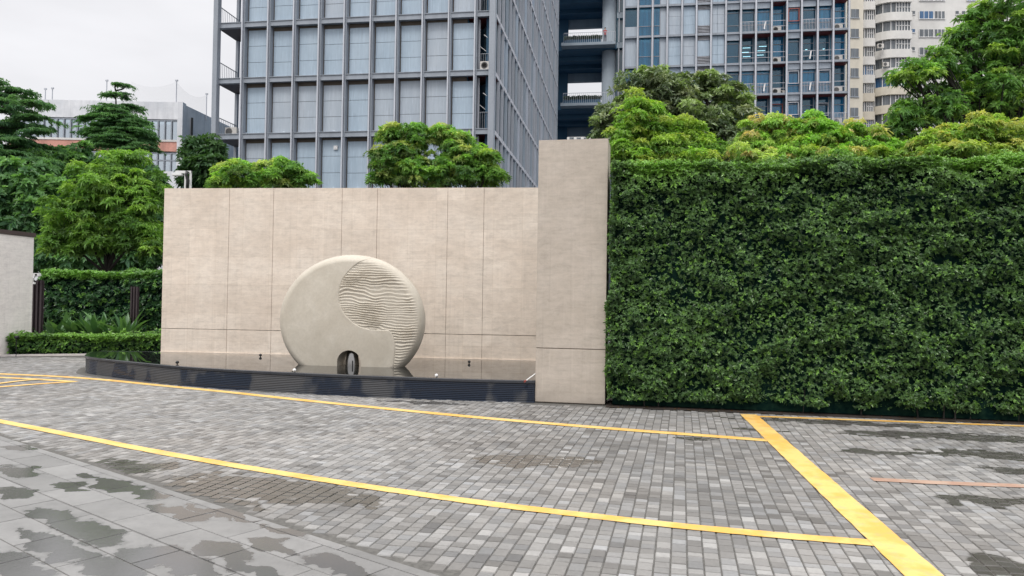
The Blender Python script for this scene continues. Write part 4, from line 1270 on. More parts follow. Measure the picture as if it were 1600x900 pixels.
# local frame: x to the left is negative, 0 at the near corner ; y into the depth
zf = [12.04 + 3.6 * k for k in range(-4, 9)]           # underside.. floor beam tops
FLZ = [z_ for z_ in zf if z_ > -2.5]
Wd = 18.3; Dp = 40.0; ZT = 42.0
mull = [s_on(T0, a) for a in (741, 700, 659, 618, 578, 537, 497.5, 458, 418, 378)]
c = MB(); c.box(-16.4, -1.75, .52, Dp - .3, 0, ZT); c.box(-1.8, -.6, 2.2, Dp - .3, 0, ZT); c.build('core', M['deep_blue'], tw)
# floor beams and slabs
fb = 0
for z_ in FLZ:
    b = MB()
    b.box(-Wd, .0, -.02, .30, z_ - .30, z_ - .02)          # edge beam of the front
    b.box(-Wd, .0, -.07, .02, z_ - .02, z_ + .02); b.box(-Wd, 0, -.07, .02, z_ - .33, z_ - .30)
    b.build('floor_beam', M['steel_grey'], tw)
    b = MB(); b.box(-1.74, -.02, .31, 2.3, z_ - .28, z_ - .05); b.build('soffit', M['red_soffit'], tw)
    b = MB(); b.box(-Wd + .02, -16.42, .31, 2.6, z_ - .28, z_ - .05); b.build('soffit', M['brown_metal'], tw)
    b = MB(); b.box(-.02, .05, -.02, Dp, z_ - .30, z_ - .05); b.build('side_beam', M['steel_light'], tw)
# mullions on the front: an I profile, light front flange
for x in mull:
    b = MB(); b.box(x - .04, x + .04, -.20, -.17, 0, ZT); b.box(x - .012, x + .012, -.17, .0, 0, ZT); b.build('mullion_flange', M['steel_light'], tw)
    b = MB(); b.box(x + .02, x + .13, -.06, .45, 0, ZT); b.build('mullion', M['steel_grey'], tw)
b = MB(); b.box(-.30, .06, -.32, .06, 0, ZT); b.build('corner_column', M['steel_grey'], tw)
b = MB(); b.box(-Wd - .05, -Wd + .26, -.30, .10, 0, ZT); b.build('corner_column', M['steel_grey'], tw)
b = MB(); b.box(-Wd, -Wd + .2, 2.4, 2.6, 0, ZT); b.build('corner_column', M['steel_grey'], tw)
# panels between mullions, three rows per storey
bays = [(-1.33, -1.30)]
edges_ = mull + [-16.42]
for i in range(len(edges_) - 1):
    xr, xl = edges_[i], edges_[i + 1]
    for z_ in FLZ[:-1]:
        if z_ > 24: continue
        b = MB()
        h0, h1 = z_ + .04, z_ + 3.6 - .34 - .20
        if random.random() < .35: h1 += .12
        for k in range(3):
            a0 = h0 + (h1 - h0) * (0, .335, .67)[k]; a1 = h0 + (h1 - h0) * (.335, .67, 1)[k]
            b.box(xl + .20 if i < len(edges_) - 2 else xl, xr - .06, .34, .38, a0 + .012, a1 - .012)
        b.lathe([(.10, -.02), (.13, .0)], 10, ((xl + xr) / 2 + .1, .33, z_ + .06), 'y')
        b.build('wall_panel', M['panel'] if random.random() < .8 else M['panel2'], tw)
b = MB(); b.box(-16.42, -1.8, .385, .50, 0, ZT); b.build('panel_backing', M['dark_gap'], tw)
# left open corner: side wall of the balcony, rails, one unit
b = MB(); b.box(-16.46, -16.36, .36, 2.6, 0, ZT); b.build('balcony_side_wall', M['panel2'], tw)
for k, z_ in enumerate(FLZ[3:7]):
    b = MB()
    b.tube([(-Wd + .12, .2, z_ + 1.15), (-Wd + .12, 2.4, z_ + 1.15)], .03, 6)
    for j in range(11): b.tube([(-Wd + .12, .2 + j * .22, z_), (-Wd + .12, .2 + j * .22, z_ + 1.15)], .014, 4)
    b.build('balcony_rail', M['steel_grey'], tw)
def tw_pt(x, y, z_): return T0 + FD * x + FV * y + Vector((0, 0, z_))
put_ac(tw_pt(-17.6, .9, FLZ[3] + 3.6 + .05), FT, 'white air conditioner on a balcony at the open left corner of the grey tower')
# right slot of the front: recessed window wall, struts
for k, z_ in enumerate(FLZ[:-1]):
    b = MB(); b.box(-1.28, -.98, .40, .46, z_ + .05, z_ + 3.25); b.build('side_post', M['steel_light'], tw)
    b = MB(); b.box(-1.0, -.3, 1.6, 1.64, z_ + .05, z_ + 3.2); b.build('window', M['fin_glass'], tw)
    b = MB()
    for q in range(5): b.tube([(-.9 + .14 * q, .35, z_ + .0), (-.9 + .14 * q, .35, z_ + 1.1)], .012, 4)
    b.tube([(-.95, .35, z_ + 1.1), (-.28, .35, z_ + 1.1)], .02, 5)
    b.build('balcony_rail', M['steel_grey'], tw)
    b = MB(); b.tube([(-1.1, .5, z_ + 1.7), (-.25, .5, z_ + 1.0)], .022, 5); b.tube([(-.75, .4, z_ + 2.3), (-.3, .45, z_ + 1.95)], .03, 5); b.build('strut', M['white_metal'], tw)
put_ac(tw_pt(-.52, .15, FLZ[[abs(q - 15.64) < .1 for q in FLZ].index(True)] + .02), FT, 'white air conditioner in the narrow slot beside the near corner of the grey tower', .9)
b = MB(); b.box(-.13, .13, -.03, .03, -.13, .13, .01); b.lathe([(.05, -.05), (.07, -.03)], 12, (0, 0, 0), 'y')
vp = on_plane(525, 231, T0 + FV * .33, FV)
vt = b.build('wall_vent', M['white_metal'], None); vt.location = tuple(vp - FV * .06); vt.rotation_euler = (0, 0, FT)
tag(vt, 'small square white vent on a grey panel of the tower', 'vent')
# right side: long glazed flank with fins
nb = 27
fz = Dp / nb
gl = MB()
for i in range(nb):
    for k, z_ in enumerate(FLZ[2:-1]):
        b = MB(); b.box(-.16, -.12, i * fz + .05, (i + 1) * fz - .02, z_ + .03, z_ + 3.25)
        if z_ < 24 and i < 18 or (z_ < 28 and 4 < i < 16): b.build('side_window', M['fin_glass'] if (i * 3 + k * 5) % 7 else M['panel'], tw)
        else:
            gl.v += [] ; gl.add(b.v, b.f)
gl.build('side_window', M['fin_glass'], tw, kind='stuff')
for i in range(nb + 1):
    b = MB(); b.box(-.10, .085, i * fz - .035, i * fz + .035, 0, ZT); b.build('side_fin', M['steel_light'] if i % 3 else M['panel2'], tw)
b = MB(); b.box(-.6, -.17, .4, Dp, 0, ZT); b.build('side_backing', M['deep_blue'], tw)

# ---------------------------------------------------------------- right grey block
R0 = at_Y(974, 100, 85.3); R0.z = 0
rb = empty('grey_block', tuple(R0), FT, label='long grey and teal glazed office block behind the trees on the right', cat='building')
colpx = [974, 996, 1019, 1042, 1065, 1087.5, 1110.5, 1133.5, 1157, 1180.5, 1205, 1229, 1252, 1277, 1301.5, 1326]
cx_ = [s_on(R0, a, 100) for a in colpx]
RW = cx_[-1]
zB = at_Y(1327, 192.7, 81.7).z
RZ = [zB + 3.55 * k for k in range(-6, 6)]; RZ = [q for q in RZ if q > 0]
RT = RZ[-1]
c = MB(); c.box(.1, cx_[8] - .1, .6, 14, 0, RT); c.box(cx_[7] + .0, RW - .3, 2.6, 14, 0, RT); c.build('core', M['room'], rb)
# storey beams, columns
for z_ in RZ:
    b = MB(); b.box(0, RW, -.04, .22, z_ - .22, z_ + .02); b.build('floor_beam', M['steel_grey'], rb)
for i, x in enumerate(cx_):
    b = MB(); b.box(x - .10, x + .06, -.22, -.0, 0, RT); b.build('column_flange', M['steel_light'], rb)
    b = MB(); b.box(x - .04, x + .14, .0 - .03, .55, 0, RT); b.build('column', M['steel_grey'], rb)
# left half: panels, windows, louvres
for k, z_ in enumerate(RZ[:-1]):
    vis = z_ > 14
    for i in range(7):
        x0, x1 = cx_[i] + .15, cx_[i + 1] - .11
        zt_ = z_ + 3.30
        if i in (1, 2):
            b = MB(); xw = x1 if i == 1 else x0 + (x1 - x0) * .5
            b.box(x0, xw, .30, .33, z_ + .05, zt_); w = b.build('window', M['glass'], rb)
            b = MB(); b.box(x0, xw, .22, .30, z_ + 1.15, z_ + 1.22); b.box(xw - .04, xw + .04, .22, .36, z_ + .05, zt_); b.build('transom', M['steel_grey'], w)
            b = MB(); b.box(x0, xw, .55, .58, z_ + .05, zt_); b.build('curtain', M['curtain'], rb)
            if i == 2:
                b = MB(); b.box(xw + .05, x1, .28, .34, z_ + .05, zt_); b.build('wall_panel', M['panel2'], rb)
        elif i == 0:
            b = MB(); b.box(x0, x1, .28, .33, z_ + .05, z_ + 1.2 if k % 2 else zt_); b.build('wall_panel', M['panel2'], rb)
            b = MB(); b.box(x0, x1, .30, .33, z_ + 1.22, zt_); b.build('window', M['glass'] if k % 2 else M['panel2'], rb) if k % 2 else None
        elif i == 5:
            b = MB(); b.box(x0, x1, .28, .33, z_ + 1.05, z_ + 2.85); b.build('wall_panel', M['panel'], rb)
            b = MB()
            for q in range(6):
                zz_ = z_ + .08 + q * .17; b.box(x0, x1, .20, .30, zz_, zz_ + .06)
            for q in range(3):
                zz_ = z_ + 2.88 + q * .15; b.box(x0, x1, .20, .30, zz_, zz_ + .05)
            b.build('louvre', M['steel_light'], rb)
            b = MB(); b.box(x0, x1, .36, .40, z_ + .0, zt_ + .2); b.build('louvre_backing', M['dark_gap'], rb)
        else:
            b = MB()
            for (a0, a1) in ((.05, 1.15), (1.17, 2.2), (2.22, 3.3)):
                if i == 6: b.box(x0, x0 + (x1 - x0) * .42, .28, .33, z_ + a0, z_ + a1); b.box(x0 + (x1 - x0) * .44, x1, .28, .33, z_ + a0, z_ + a1)
                else: b.box(x0, x1, .28, .33, z_ + a0, z_ + a1)
            b.build('wall_panel', M['panel'] if (i + k) % 3 else M['panel2'], rb)
# right half: balconies and windows.  g = grey bulkhead, r = open with red soffit ; R = rail, A = air conditioner, L = lit lamps, F = red frame, P = pale frame
plan = {4: ['g', 'gR', 'gR', 'rA', 'gF', 'gR', 'gR', 'rA'],
        3: ['g', 'gR', 'gRW', 'rA', 'gF', 'gR', 'gR', 'rA'],
        2: ['gL', 'rL', 'rL', 'rA', 'g', 'rLW', 'rL', 'rA'],
        1: ['gW', 'gR', 'gRW', 'rA', 'gP', 'gRW', 'gRP', 'rA'],
        0: ['r', 'r', 'r', 'rAF', 'gP', 'rL', 'rP', 'rAR'],
        -1: ['g', 'gR', 'gR', 'r', 'gR', 'gR', 'g', 'r']}
fl_names = {4: 'top partly seen storey', 3: 'uppermost full storey', 2: 'second storey down', 1: 'third storey down', 0: 'lowest visible storey', -1: 'storey hidden by trees', -2: 'storey hidden by trees'}
bay_names = ['first', 'second', 'third', 'fourth', 'fifth', 'sixth', 'seventh', 'last']
kb0 = min(range(len(RZ)), key=lambda q: abs(RZ[q] - zB))
for k, z_ in enumerate(RZ[:-1]):
    lvl = k - kb0
    pl = plan.get(lvl, plan[1])
    for j in range(8):
        i = 7 + j
        x0, x1 = cx_[i] + .15, cx_[i + 1] - .11
        code = pl[j]; zt_ = z_ + 3.55 - .24
        g_ = code[0] == 'g'
        yw = .55 if g_ else 1.25
        if lvl < -1: yw = 1.0
        # back window wall of the bay
        b = MB(); b.box(x0 - .1, x1 + .1, yw, yw + .03, z_ + .02, zt_); w = b.build('window', M['glass'], rb)
        fr = MB(); xm = x0 + (x1 - x0) * (.0 if j % 2 else .72)
        fr.box(x0 - .06, x0 + .03, yw - .05, yw, z_ + .02, zt_); fr.box(x1 - .03, x1 + .06, yw - .05, yw, z_ + .02, zt_)
        fr.box(x0, x1, yw - .05, yw, z_ + .9, z_ + .96); fr.box(x0, x1, yw - .05, yw, z_ + 2.35, z_ + 2.42)
        fr.build('window_frame', M['steel_grey'], w)
        if 'L' not in code:
            b = MB(); b.box(x0 - .1, x1 + .1, yw + .08, yw + .10, z_ + .0, zt_); b.build('curtain', M['curtain'] if (j * 5 + k * 3) % 4 else M['room'], rb)
        elif lvl in (0, 2):
            m = MB()
            for q in range(3 if j < 3 else 1):
                zz_ = z_ + 2.25 - q * .42 - (j % 2) * .12; xx = x0 + .1 + (q * .23 + j * .17) % .35
                if j < 3: m.box(xx, xx + .85, yw + .06 + .25 * q, yw + .12 + .25 * q, zz_, zz_ + .045)
                else: m.lathe([(.02, -.03), (.14, .0), (.02, .03)], 12, (xx + .45, yw + .2, z_ + 1.75 - .2 * q), 'z')
            m.build('ceiling_lamp', M['lamp'], rb)
        if g_:
            b = MB(); n_ = len(b.v)
            b.add([(x0, .15, zt_), (x1, .15, zt_), (x1, .25, zt_ - .62), (x0, .25, zt_ - .62), (x0, .20, zt_), (x1, .20, zt_), (x1, .30, zt_ - .62), (x0, .30, zt_ - .62)],
                  [(0, 1, 2, 3), (4, 7, 6, 5), (3, 2, 6, 7), (0, 3, 7, 4), (1, 5, 6, 2)])
            b.build('bulkhead', M['panel2'], rb)
        b = MB(); b.box(x0 - .1, x1 + .1, .23, yw + .4, zt_ - .015, zt_ + .015); b.build('soffit', M['red_soffit'] if not g_ else M['steel_grey'], rb)
        b = MB(); b.box(x0 - .1, x1 + .1, .23, yw + .4, z_ - .03, z_ + .0); b.build('balcony_floor', M['steel_grey'], rb)
        if 'R' in code or not g_:
            b = MB(); hr_ = 1.15
            b.box(x0, x1, .08, .12, z_ + hr_, z_ + hr_ + .05)
            if 'R' in code:
                for q in range(9): xx = x0 + (q + .5) * (x1 - x0) / 9; b.box(xx - .017, xx + .017, .09, .11, z_ + .02, z_ + hr_)
            else: b.box(x0, x1, .09, .11, z_ + .55, z_ + .59)
            b.build('balcony_rail', M['steel_light'], rb)
        for ch, mt in (('F', 'red_soffit'), ('P', 'steel_light')):
            if ch in code:
                b = MB(); ya = yw - .24
                o_ = [(x0 + .05, z_ + 1.1), (x1 - .05, z_ + 1.1), (x1 - .05, z_ + 2.6), (x0 + .05, z_ + 2.6)]
                i_ = [(x0 + .15, z_ + 1.2), (x1 - .15, z_ + 1.2), (x1 - .15, z_ + 2.5), (x0 + .15, z_ + 2.5)]
                b.add([(x, ya, q) for x, q in o_ + i_] + [(x, ya + .08, q) for x, q in o_ + i_],
                      [f_ for r_ in range(4) for s_ in [(r_ + 1) % 4] for f_ in ((r_, s_, s_ + 4, r_ + 4), (r_ + 8, r_ + 12, s_ + 12, s_ + 8), (r_, r_ + 8, s_ + 8, s_), (r_ + 4, s_ + 4, s_ + 12, r_ + 12))])
                b.build('window_frame', painted('red_frame', (.35, .10, .08)) if ch == 'F' and 'frm' not in M else M.get('frm', M['steel_light']) if ch == 'F' else M[mt], rb)
        if 'W' in code:
            b = MB(); b.add([(x0 + .7, .05, z_ + .25), (x0 + .85, .05, z_ + .25), (x0 + 1.0, .1, z_ + 1.2), (x0 + .85, .1, z_ + 1.2), (x0 + .7, .09, z_ + .25), (x0 + .85, .09, z_ + .25), (x0 + 1.0, .14, z_ + 1.2), (x0 + .85, .14, z_ + 1.2)],
                            [(0, 1, 2, 3), (4, 7, 6, 5), (0, 4, 5, 1), (1, 5, 6, 2), (2, 6, 7, 3), (3, 7, 4, 0)])
            b.build('open_sash', M['white_metal'], rb)
        if 'A' in code and -1 < lvl < 5:
            put_ac(R0 + FD * (x0 + .55) + FV * .75 + Vector((0, 0, z_ + .02)), FT, 'pale air conditioner in %s glazed bay, %s, of block' % (bay_names[j], fl_names[lvl]), 1.15)
            if j == 3 and lvl == 1:
                put_ac(R0 + FD * (x0 + 1.2) + FV * 1.0 + Vector((0, 0, z_ + .02)), FT, 'second air conditioner squeezed beside another in a grey block bay', .9)

# ---------------------------------------------------------------- open bridge block between the two
bb = empty('bridge_block', tuple(R0), FT, label='open concrete bridge floors with balconies linking the two grey towers', cat='building')
xl = -9.6
zs1 = at_Y(920, 157, 85).z; zs2 = at_Y(920, 62, 85).z
lev = [zs1 - 7.1, zs1, zs2, zs2 + 7.1]
XA = s_on(R0, 866, 100) ; XB = 0
xL = s_on(R0, 881, 100); xR = s_on(R0, 961, 100)
for n_, z_ in enumerate(lev):
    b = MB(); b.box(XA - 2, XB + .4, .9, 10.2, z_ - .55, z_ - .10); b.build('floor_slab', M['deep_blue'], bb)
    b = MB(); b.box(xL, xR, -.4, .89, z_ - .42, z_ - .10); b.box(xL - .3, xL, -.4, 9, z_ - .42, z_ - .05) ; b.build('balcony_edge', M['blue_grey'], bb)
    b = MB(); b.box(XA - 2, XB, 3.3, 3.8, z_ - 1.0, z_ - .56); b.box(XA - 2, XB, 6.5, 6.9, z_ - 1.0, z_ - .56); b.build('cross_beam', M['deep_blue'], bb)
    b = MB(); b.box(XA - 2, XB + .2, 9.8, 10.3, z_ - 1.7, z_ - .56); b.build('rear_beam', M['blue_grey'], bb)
    if n_ in (0, 1, 2):
        b = MB()
        b.box(xL, xR, -.34, -.30, z_ + 1.05, z_ + 1.10)
        for q in range(26): xx = xL + q * (xR - xL) / 25; b.box(xx - .015, xx + .015, -.33, -.31, z_ - .1, z_ + 1.05)
        b.build('balcony_rail', M['steel_light'], bb)
        # planter behind the rail
        b = MB(); b.box(xL + .1, xR - 1.6, -.18, .25, z_ - .1, z_ + .35); b.build('planter_box', M['deep_blue'], bb)
        nn_ = 700
        P = np.stack([xL + .1 + rng.random(nn_) * (xR - xL - 1.7), -.15 + rng.random(nn_) * .4, z_ + .3 + rng.random(nn_) * .45], 1)
        pm = leaf_mesh('planter_shrubs', [rosettes(P, np.tile([0, -.3, 1.], (nn_, 1)) + rdir(nn_) * .6, 5, .2, .4, mixc((.02, .05, .03), (.04, .10, .045), rng.random(nn_)))], M['leaf'], None,
                       label='green shrubs in the planter of the %s bridge balcony' % ['lowest', 'middle', 'upper'][n_], cat='planter shrubs')
        pm.location = tuple(R0); pm.rotation_euler = (0, 0, FT)
    # right shaft: windows between the round column and the block
    for q in range(2):
        zq = z_ + q * 3.55
        b = MB(); b.box(xR + .15, XB - .1, .8, .9, zq - .5, zq + .15); b.build('floor_beam', M['blue_grey'], bb)
        b = MB(); b.box(xR + .15, XB - .1, 1.2, 1.25, zq + .15, zq + 3.0); b.build('window', M['fin_glass'], bb)
        b = MB(); b.box(xR + .35, xR + .45, .7, .8, zq + .15, zq + 3.0); b.build('post', M['steel_light'], bb)
b = MB(); b.lathe([(.85, 0), (.85, lev[-1] - .2)], 28, (xR - .75, 2.0, 0)); b.build('round_column', M['blue_grey'], bb, True)
b = MB(); b.box(XA - 2, xL - .3, 9.6, 9.8, 0, lev[-1]); b.build('back_wall', M['deep_blue'], bb)
b = MB(); b.box(xR + .1, XB, 1.6, 9, 0, lev[-1]); b.build('shaft_wall', M['room'], bb)

# standing person at the upper rail
def person(loc, rz):
    e = empty('person', loc, rz, label='person in a red top standing at the rail of the upper bridge balcony', cat='person')
    me = bpy.data.meshes.new('body')
    J = {'pel': (0, 0, .95, .13, .10), 'wai': (0, 0, 1.10, .12, .09), 'che': (0, .0, 1.32, .15, .10), 'nek': (0, 0, 1.50, .055, .055), 'hd0': (0, -.01, 1.58, .075, .08), 'hd1': (0, -.01, 1.70, .075, .085), 'hd2': (0, 0, 1.76, .04, .045)}
    for s_, sg in (('l', -1), ('r', 1)):
        J['sh' + s_] = (sg * .18, 0, 1.44, .06, .06); J['el' + s_] = (sg * .25, -.06, 1.18, .042, .042); J['wr' + s_] = (sg * .20, -.30, 1.10, .03, .03); J['ha' + s_] = (sg * .18, -.38, 1.09, .035, .02)
        J['hi' + s_] = (sg * .09, 0, .88, .09, .09); J['kn' + s_] = (sg * .10, -.01, .48, .06, .06); J['an' + s_] = (sg * .10, .02, .09, .042, .042); J['to' + s_] = (sg * .12, -.15, .04, .04, .03)
    names = list(J); V = [J[n_][:3] for n_ in names]
    E = [('pel', 'wai'), ('wai', 'che'), ('che', 'nek'), ('nek', 'hd0'), ('hd0', 'hd1'), ('hd1', 'hd2')]
    for s_ in 'lr': E += [('che', 'sh' + s_), ('sh' + s_, 'el' + s_), ('el' + s_, 'wr' + s_), ('wr' + s_, 'ha' + s_), ('pel', 'hi' + s_), ('hi' + s_, 'kn' + s_), ('kn' + s_, 'an' + s_), ('an' + s_, 'to' + s_)]
    me.from_pydata(V, [(names.index(a), names.index(b)) for a, b in E], [])
    tmp = bpy.data.objects.new('body', me); COL.objects.link(tmp)
    sk = tmp.modifiers.new('s', 'SKIN'); 
    if not me.skin_vertices: 
        bm_ = bmesh.new(); bm_.from_mesh(me); bm_.verts.layers.skin.verify(); bm_.to_mesh(me); bm_.free()
    for i, n_ in enumerate(names): me.skin_vertices[0].data[i].radius = J[n_][3:5]
    me.skin_vertices[0].data[0].use_root = True
    ss = tmp.modifiers.new('u', 'SUBSURF'); ss.levels = 1; ss.render_levels = 1
    bpy.context.view_layer.update()
    m2 = bpy.data.meshes.new_from_object(tmp.evaluated_get(bpy.context.evaluated_depsgraph_get()))
    bpy.data.objects.remove(tmp)
    skin = painted('skin', (.45, .28, .20), .6, .05); red = painted('red_cloth', (.42, .07, .07), .8, .1); trou = painted('dark_cloth', (.06, .05, .07), .8, .1)
    for m_ in (skin, red, trou): m2.materials.append(m_)
    for p in m2.polygons:
        c_ = p.center
        p.material_index = 2 if .10 < c_.z < .93 else (1 if .93 <= c_.z < 1.49 and not (c_.y < -.2) else 0)
    b_ = link('body', m2, None, e, True)
    h_ = MB(); h_.lathe([(.02, -.03), (.085, -.02), (.10, .05), (.07, .11), (.01, .13)], 14, (0, .015, 1.68)); h_.build('hair', M['black_metal'], e, True)
pr = R0 + FD * (xR - 1.2) + FV * (.0)
person((pr.x, pr.y, lev[2] - .10), FT)

# ---------------------------------------------------------------- cream residential tower on the right
CY = 119.0
ct = at_Y(1420, 300, CY)
ctw = empty('cream_apartment_tower', (ct.x, ct.y, 0), R(-2), label='cream apartment tower with stacked rounded balconies at the far right', cat='building')
M['cream'] = painted('cream_render', (.60, .555, .47), .8, .22, .25)
M['cream_white'] = painted('pale_render', (.66, .65, .63), .8, .2, .25)
M['apt_glass'] = tinted_gloss('apartment_glass', (.05, .06, .07), (.16, .18, .20), .15, .9)
M['blue_glass'] = tinted_gloss('blue_tinted_glass', (.02, .07, .16), (.05, .16, .34), .1, .9)
def cxp(px): return (px - 1420) / FPX * CY
def czp(py, x=1420): return at_Y(x, py, CY).z
ST_ = czp(155) - czp(245)
ST_ = (88 / 3) / FPX * CY * 1.0
zref = czp(155 / 3 + 28)      # a balcony parapet top near here
b = MB(); b.box(cxp(1372) + 1.0, cxp(1700), 3.0, 16, 0, 60); b.build('wall', M['cream_white'], ctw)
b = MB(); b.box(cxp(1343), cxp(1380), 2.2, 15, 0, 60); b.build('wall', M['cream'], ctw)
def bay(x0, x1, y0, rad, z_, h, mat, name, thick=None):
    """rounded left corner bay slab: straight front from x1 to x0+rad, curving back to y0+rad"""
    pts = [(x1, y0), (x0 + rad, y0)]
    for a in np.linspace(0, math.pi / 2, 8)[1:]: pts.append((x0 + rad - rad * math.sin(a), y0 + rad - rad * math.cos(a)))
    pts += [(x0, 4), (x1, 4)]
    b = MB(); n_ = len(pts)
    b.add([(x, y, z_) for x, y in pts] + [(x, y, z_ + h) for x, y in pts], [tuple(range(n_)), tuple(range(2 * n_ - 1, n_ - 1, -1))] + [(i, (i + 1) % n_, (i + 1) % n_ + n_, i + n_) for i in range(n_)])
    return b
k0 = 0
for k in range(-2, 9):
    # storey whose parapet band top sits at py
    zt_ = czp(50) + (k - 6) * ST_ + ST_ * 0.0
    zt_ = czp(18 + 29.3 * 1) + (k - 6) * ST_
    for (xa, xb, y0, rad, nm) in ((1366, 1424, 0.0, 3.6, 'a'), (1341, 1371, 1.0, 2.0, 'b')):
        dz = 0 if nm == 'a' else -.9
        X0, X1 = cxp(xa), cxp(xb)
        m = bay(X0, X1, y0, rad, zt_ - 1.35 + dz, 1.35, M['cream'], 'p'); m.build('balcony_parapet', M['cream'] if k < 4 else M['cream_white'], ctw)
        blue = (nm == 'a' and k in (3, -1)) or (nm == 'b' and k in (1, 4, -1))
        m = bay(X0 + .5, X1 - .05, y0 + .5, rad - .4, zt_ + dz, ST_ - 1.35, None, 'w'); w = m.build('window_band', M['blue_glass'] if blue else M['apt_glass'], ctw)
        fr = MB()
        xs_ = np.linspace(X0 + rad, X1 - .1, 6 if nm == 'a' else 4)
        for x in xs_: fr.box(x - .05, x + .05, y0 + .38, y0 + .52, zt_ + dz, zt_ + dz + ST_ - 1.35)
        fr.box(X0 + rad, X1, y0 + .38, y0 + .52, zt_ + dz + .9, zt_ + dz + .98)
        for a in np.linspace(.25, 1.35, 4):
            x = X0 + rad - (rad - .35) * math.sin(a); y = y0 + rad - (rad - .35) * math.cos(a) + .05
            fr.box(x - .05, x + .05, y - .05, y + .05, zt_ + dz, zt_ + dz + ST_ - 1.35)
        fr.build('window_frame', M['white_metal'], w)
    # small bathroom windows and a pair of larger ones on the flat wall
    for px, w_, h_, sill in ((1429.5, .5, .55, .95), (1440, .5, .55, .95), (1460, 2.3, 1.25, .2), (1481, 1.7, 1.25, .2), (1509, .5, .55, .95), (1519, .5, .55, .95), (1535, 2.3, 1.25, .2), (1573, .55, .55, .9), (1584, .55, .55, .9), (1603, 2.2, 1.25, .2)):
        x = cxp(px); z0_ = zt_ + sill - .2
        b = MB(); b.box(x - w_ / 2, x + w_ / 2, 2.93, 2.99, z0_, z0_ + h_); w = b.build('window', M['blue_glass'] if (int(px) * 7 + k * 3) % 11 == 0 else M['apt_glass'], ctw)
        fr = MB(); fr.box(x - w_ / 2 - .08, x + w_ / 2 + .08, 2.85, 2.93, z0_ - .10, z0_)
        if w_ > 1:
            for q in (0, .33, .66, 1): fr.box(x - w_ / 2 + q * w_ - .04, x - w_ / 2 + q * w_ + .04, 2.86, 2.93, z0_, z0_ + h_)
        fr.build('window_frame', M['white_metal'], w)
for (px, k, y) in ((1467, 5, 2.5), (1375, 5, .2), (1383, 4, .1), (1362, 0, 1.0), (1449, 3, 2.5)):
    zt_ = czp(18 + 29.3) + (k - 6) * ST_
    p = Vector((ct.x, ct.y, 0)) + Vector((cxp(px), y, zt_ + .1)); 
    put_ac(p, 0, 'white air conditioner on the cream apartment tower, %s' % {(1467): 'beside a wide flat wall window', 1375: 'at its rounded corner', 1383: 'rounded corner, one storey lower', 1362: 'low on the left stack', 1449: 'flat wall beside the tall tree'}[px], 1.2)['group'] = 'air conditioners on the cream tower'
# plain slice of another block between the grey block and the cream tower
sx0 = at_Y(1322, 100, 112)
pb = empty('plain_block', (sx0.x, sx0.y, 0), 0, label='narrow slice of a plain beige block between the grey block and cream tower', cat='building')
b = MB(); b.box(0, 2.6, 0, 12, 0, 60); b.build('wall', M['cream'], pb)
for k in range(14):
    z_ = 6 + k * ST_ * 1.0
    b = MB(); b.box(.7, 1.9, -.06, .0 - .01, z_ + .3, z_ + 1.6); w = b.build('window', M['apt_glass'], pb)
    b = MB(); b.box(.6, 2.0, -.14, -.07, z_ + .15, z_ + .28); b.box(1.27, 1.33, -.10, -.065, z_ + .3, z_ + 1.6); b.build('window_frame', M['steel_grey'], w)

# ---------------------------------------------------------------- pale factory building on the left
FYc = 58.0
fc = at_Y(283, 160, FYc); FH = fc.z
fb_ = empty('factory_building', (fc.x, fc.y, 0), R(1.5), label='weathered pale grey factory building behind the layered tree on the left', cat='building')
t = NT('weathered_render')
n1 = t.noise(t.coord(), .5, 6, .7); n2 = t.noise(t.coord(scale=(3, 3, .3)), .8, 5, .7)
t.set(color=t.mix(t.ramp(n2, [(.45, 0.0), (.7, .6)]), t.ramp(n1, [(.35, (.60, .62, .66)), (.6, (.78, .79, .82))]), (.50, .51, .54)), rough=.85)
M['weathered'] = t.m
M['salmon'] = painted('salmon_tiles', (.60, .30, .24), .7, .45, .9)
def fz_(py): return at_Y(283, py, FYc).z
fxp = lambda px: (px - 283) / FPX * FYc
FLN = fxp(283) - fxp(20)
th_ = R(1.5)
z_rows = [(fz_(290), 0, 'weathered'), ]
def fbox(px0, px1, py0, py1, y0, y1, name, mat):
    b = MB(); b.box(fxp(px0), fxp(px1), y0, y1, fz_(py1), fz_(py0)); return b.build(name, M[mat], fb_)
fbox(20, 283, 160, 187, .0, .4, 'parapet_wall', 'weathered')
fbox(279, 287, 160, 560, -.15, .5, 'corner_pier', 'weathered')
fbox(20, 279, 219, 222, -.05, .4, 'sill_band', 'cream_white')
fbox(20, 279, 222, 237, .0, .4, 'brick_band', 'salmon')
fbox(20, 279, 268, 560, .0, .4, 'lower_wall', 'weathered')
b = MB(); b.box(fxp(20), fxp(279), 1.2, 1.3, 0, FH - 1.5); b.build('room_wall', M['room'], fb_)
M['sky_glass'] = glass_mat('pale_window_glass', (.6, .72, .76), 5.0, .03)
for i in range(12):
    x0 = 279 - 13 * (i + 1) * 1.6; x1 = x0 + 13 * 1.6
    for (py0, py1, nm) in ((188, 219, 'upper'), (239, 268, 'lower')):
        b = MB(); b.box(fxp(x0), fxp(x1), .12, .16, fz_(py1), fz_(py0)); w = b.build('window', M['sky_glass'], fb_)
        b = MB()
        for q in (0, .5): b.box(fxp(x0 + q * 20.8) - .05, fxp(x0 + q * 20.8) + .05, .02, .12, fz_(py1), fz_(py0))
        b.box(fxp(x0), fxp(x1), .03, .12, fz_(py0 + 1.6), fz_(py0)); 
        if nm == 'lower': b.box(fxp(x0), fxp(x1), .05, .12, fz_(py0 + 12) - .05, fz_(py0 + 12) + .05)
        b.build('window_frame', M['steel_grey'], w)
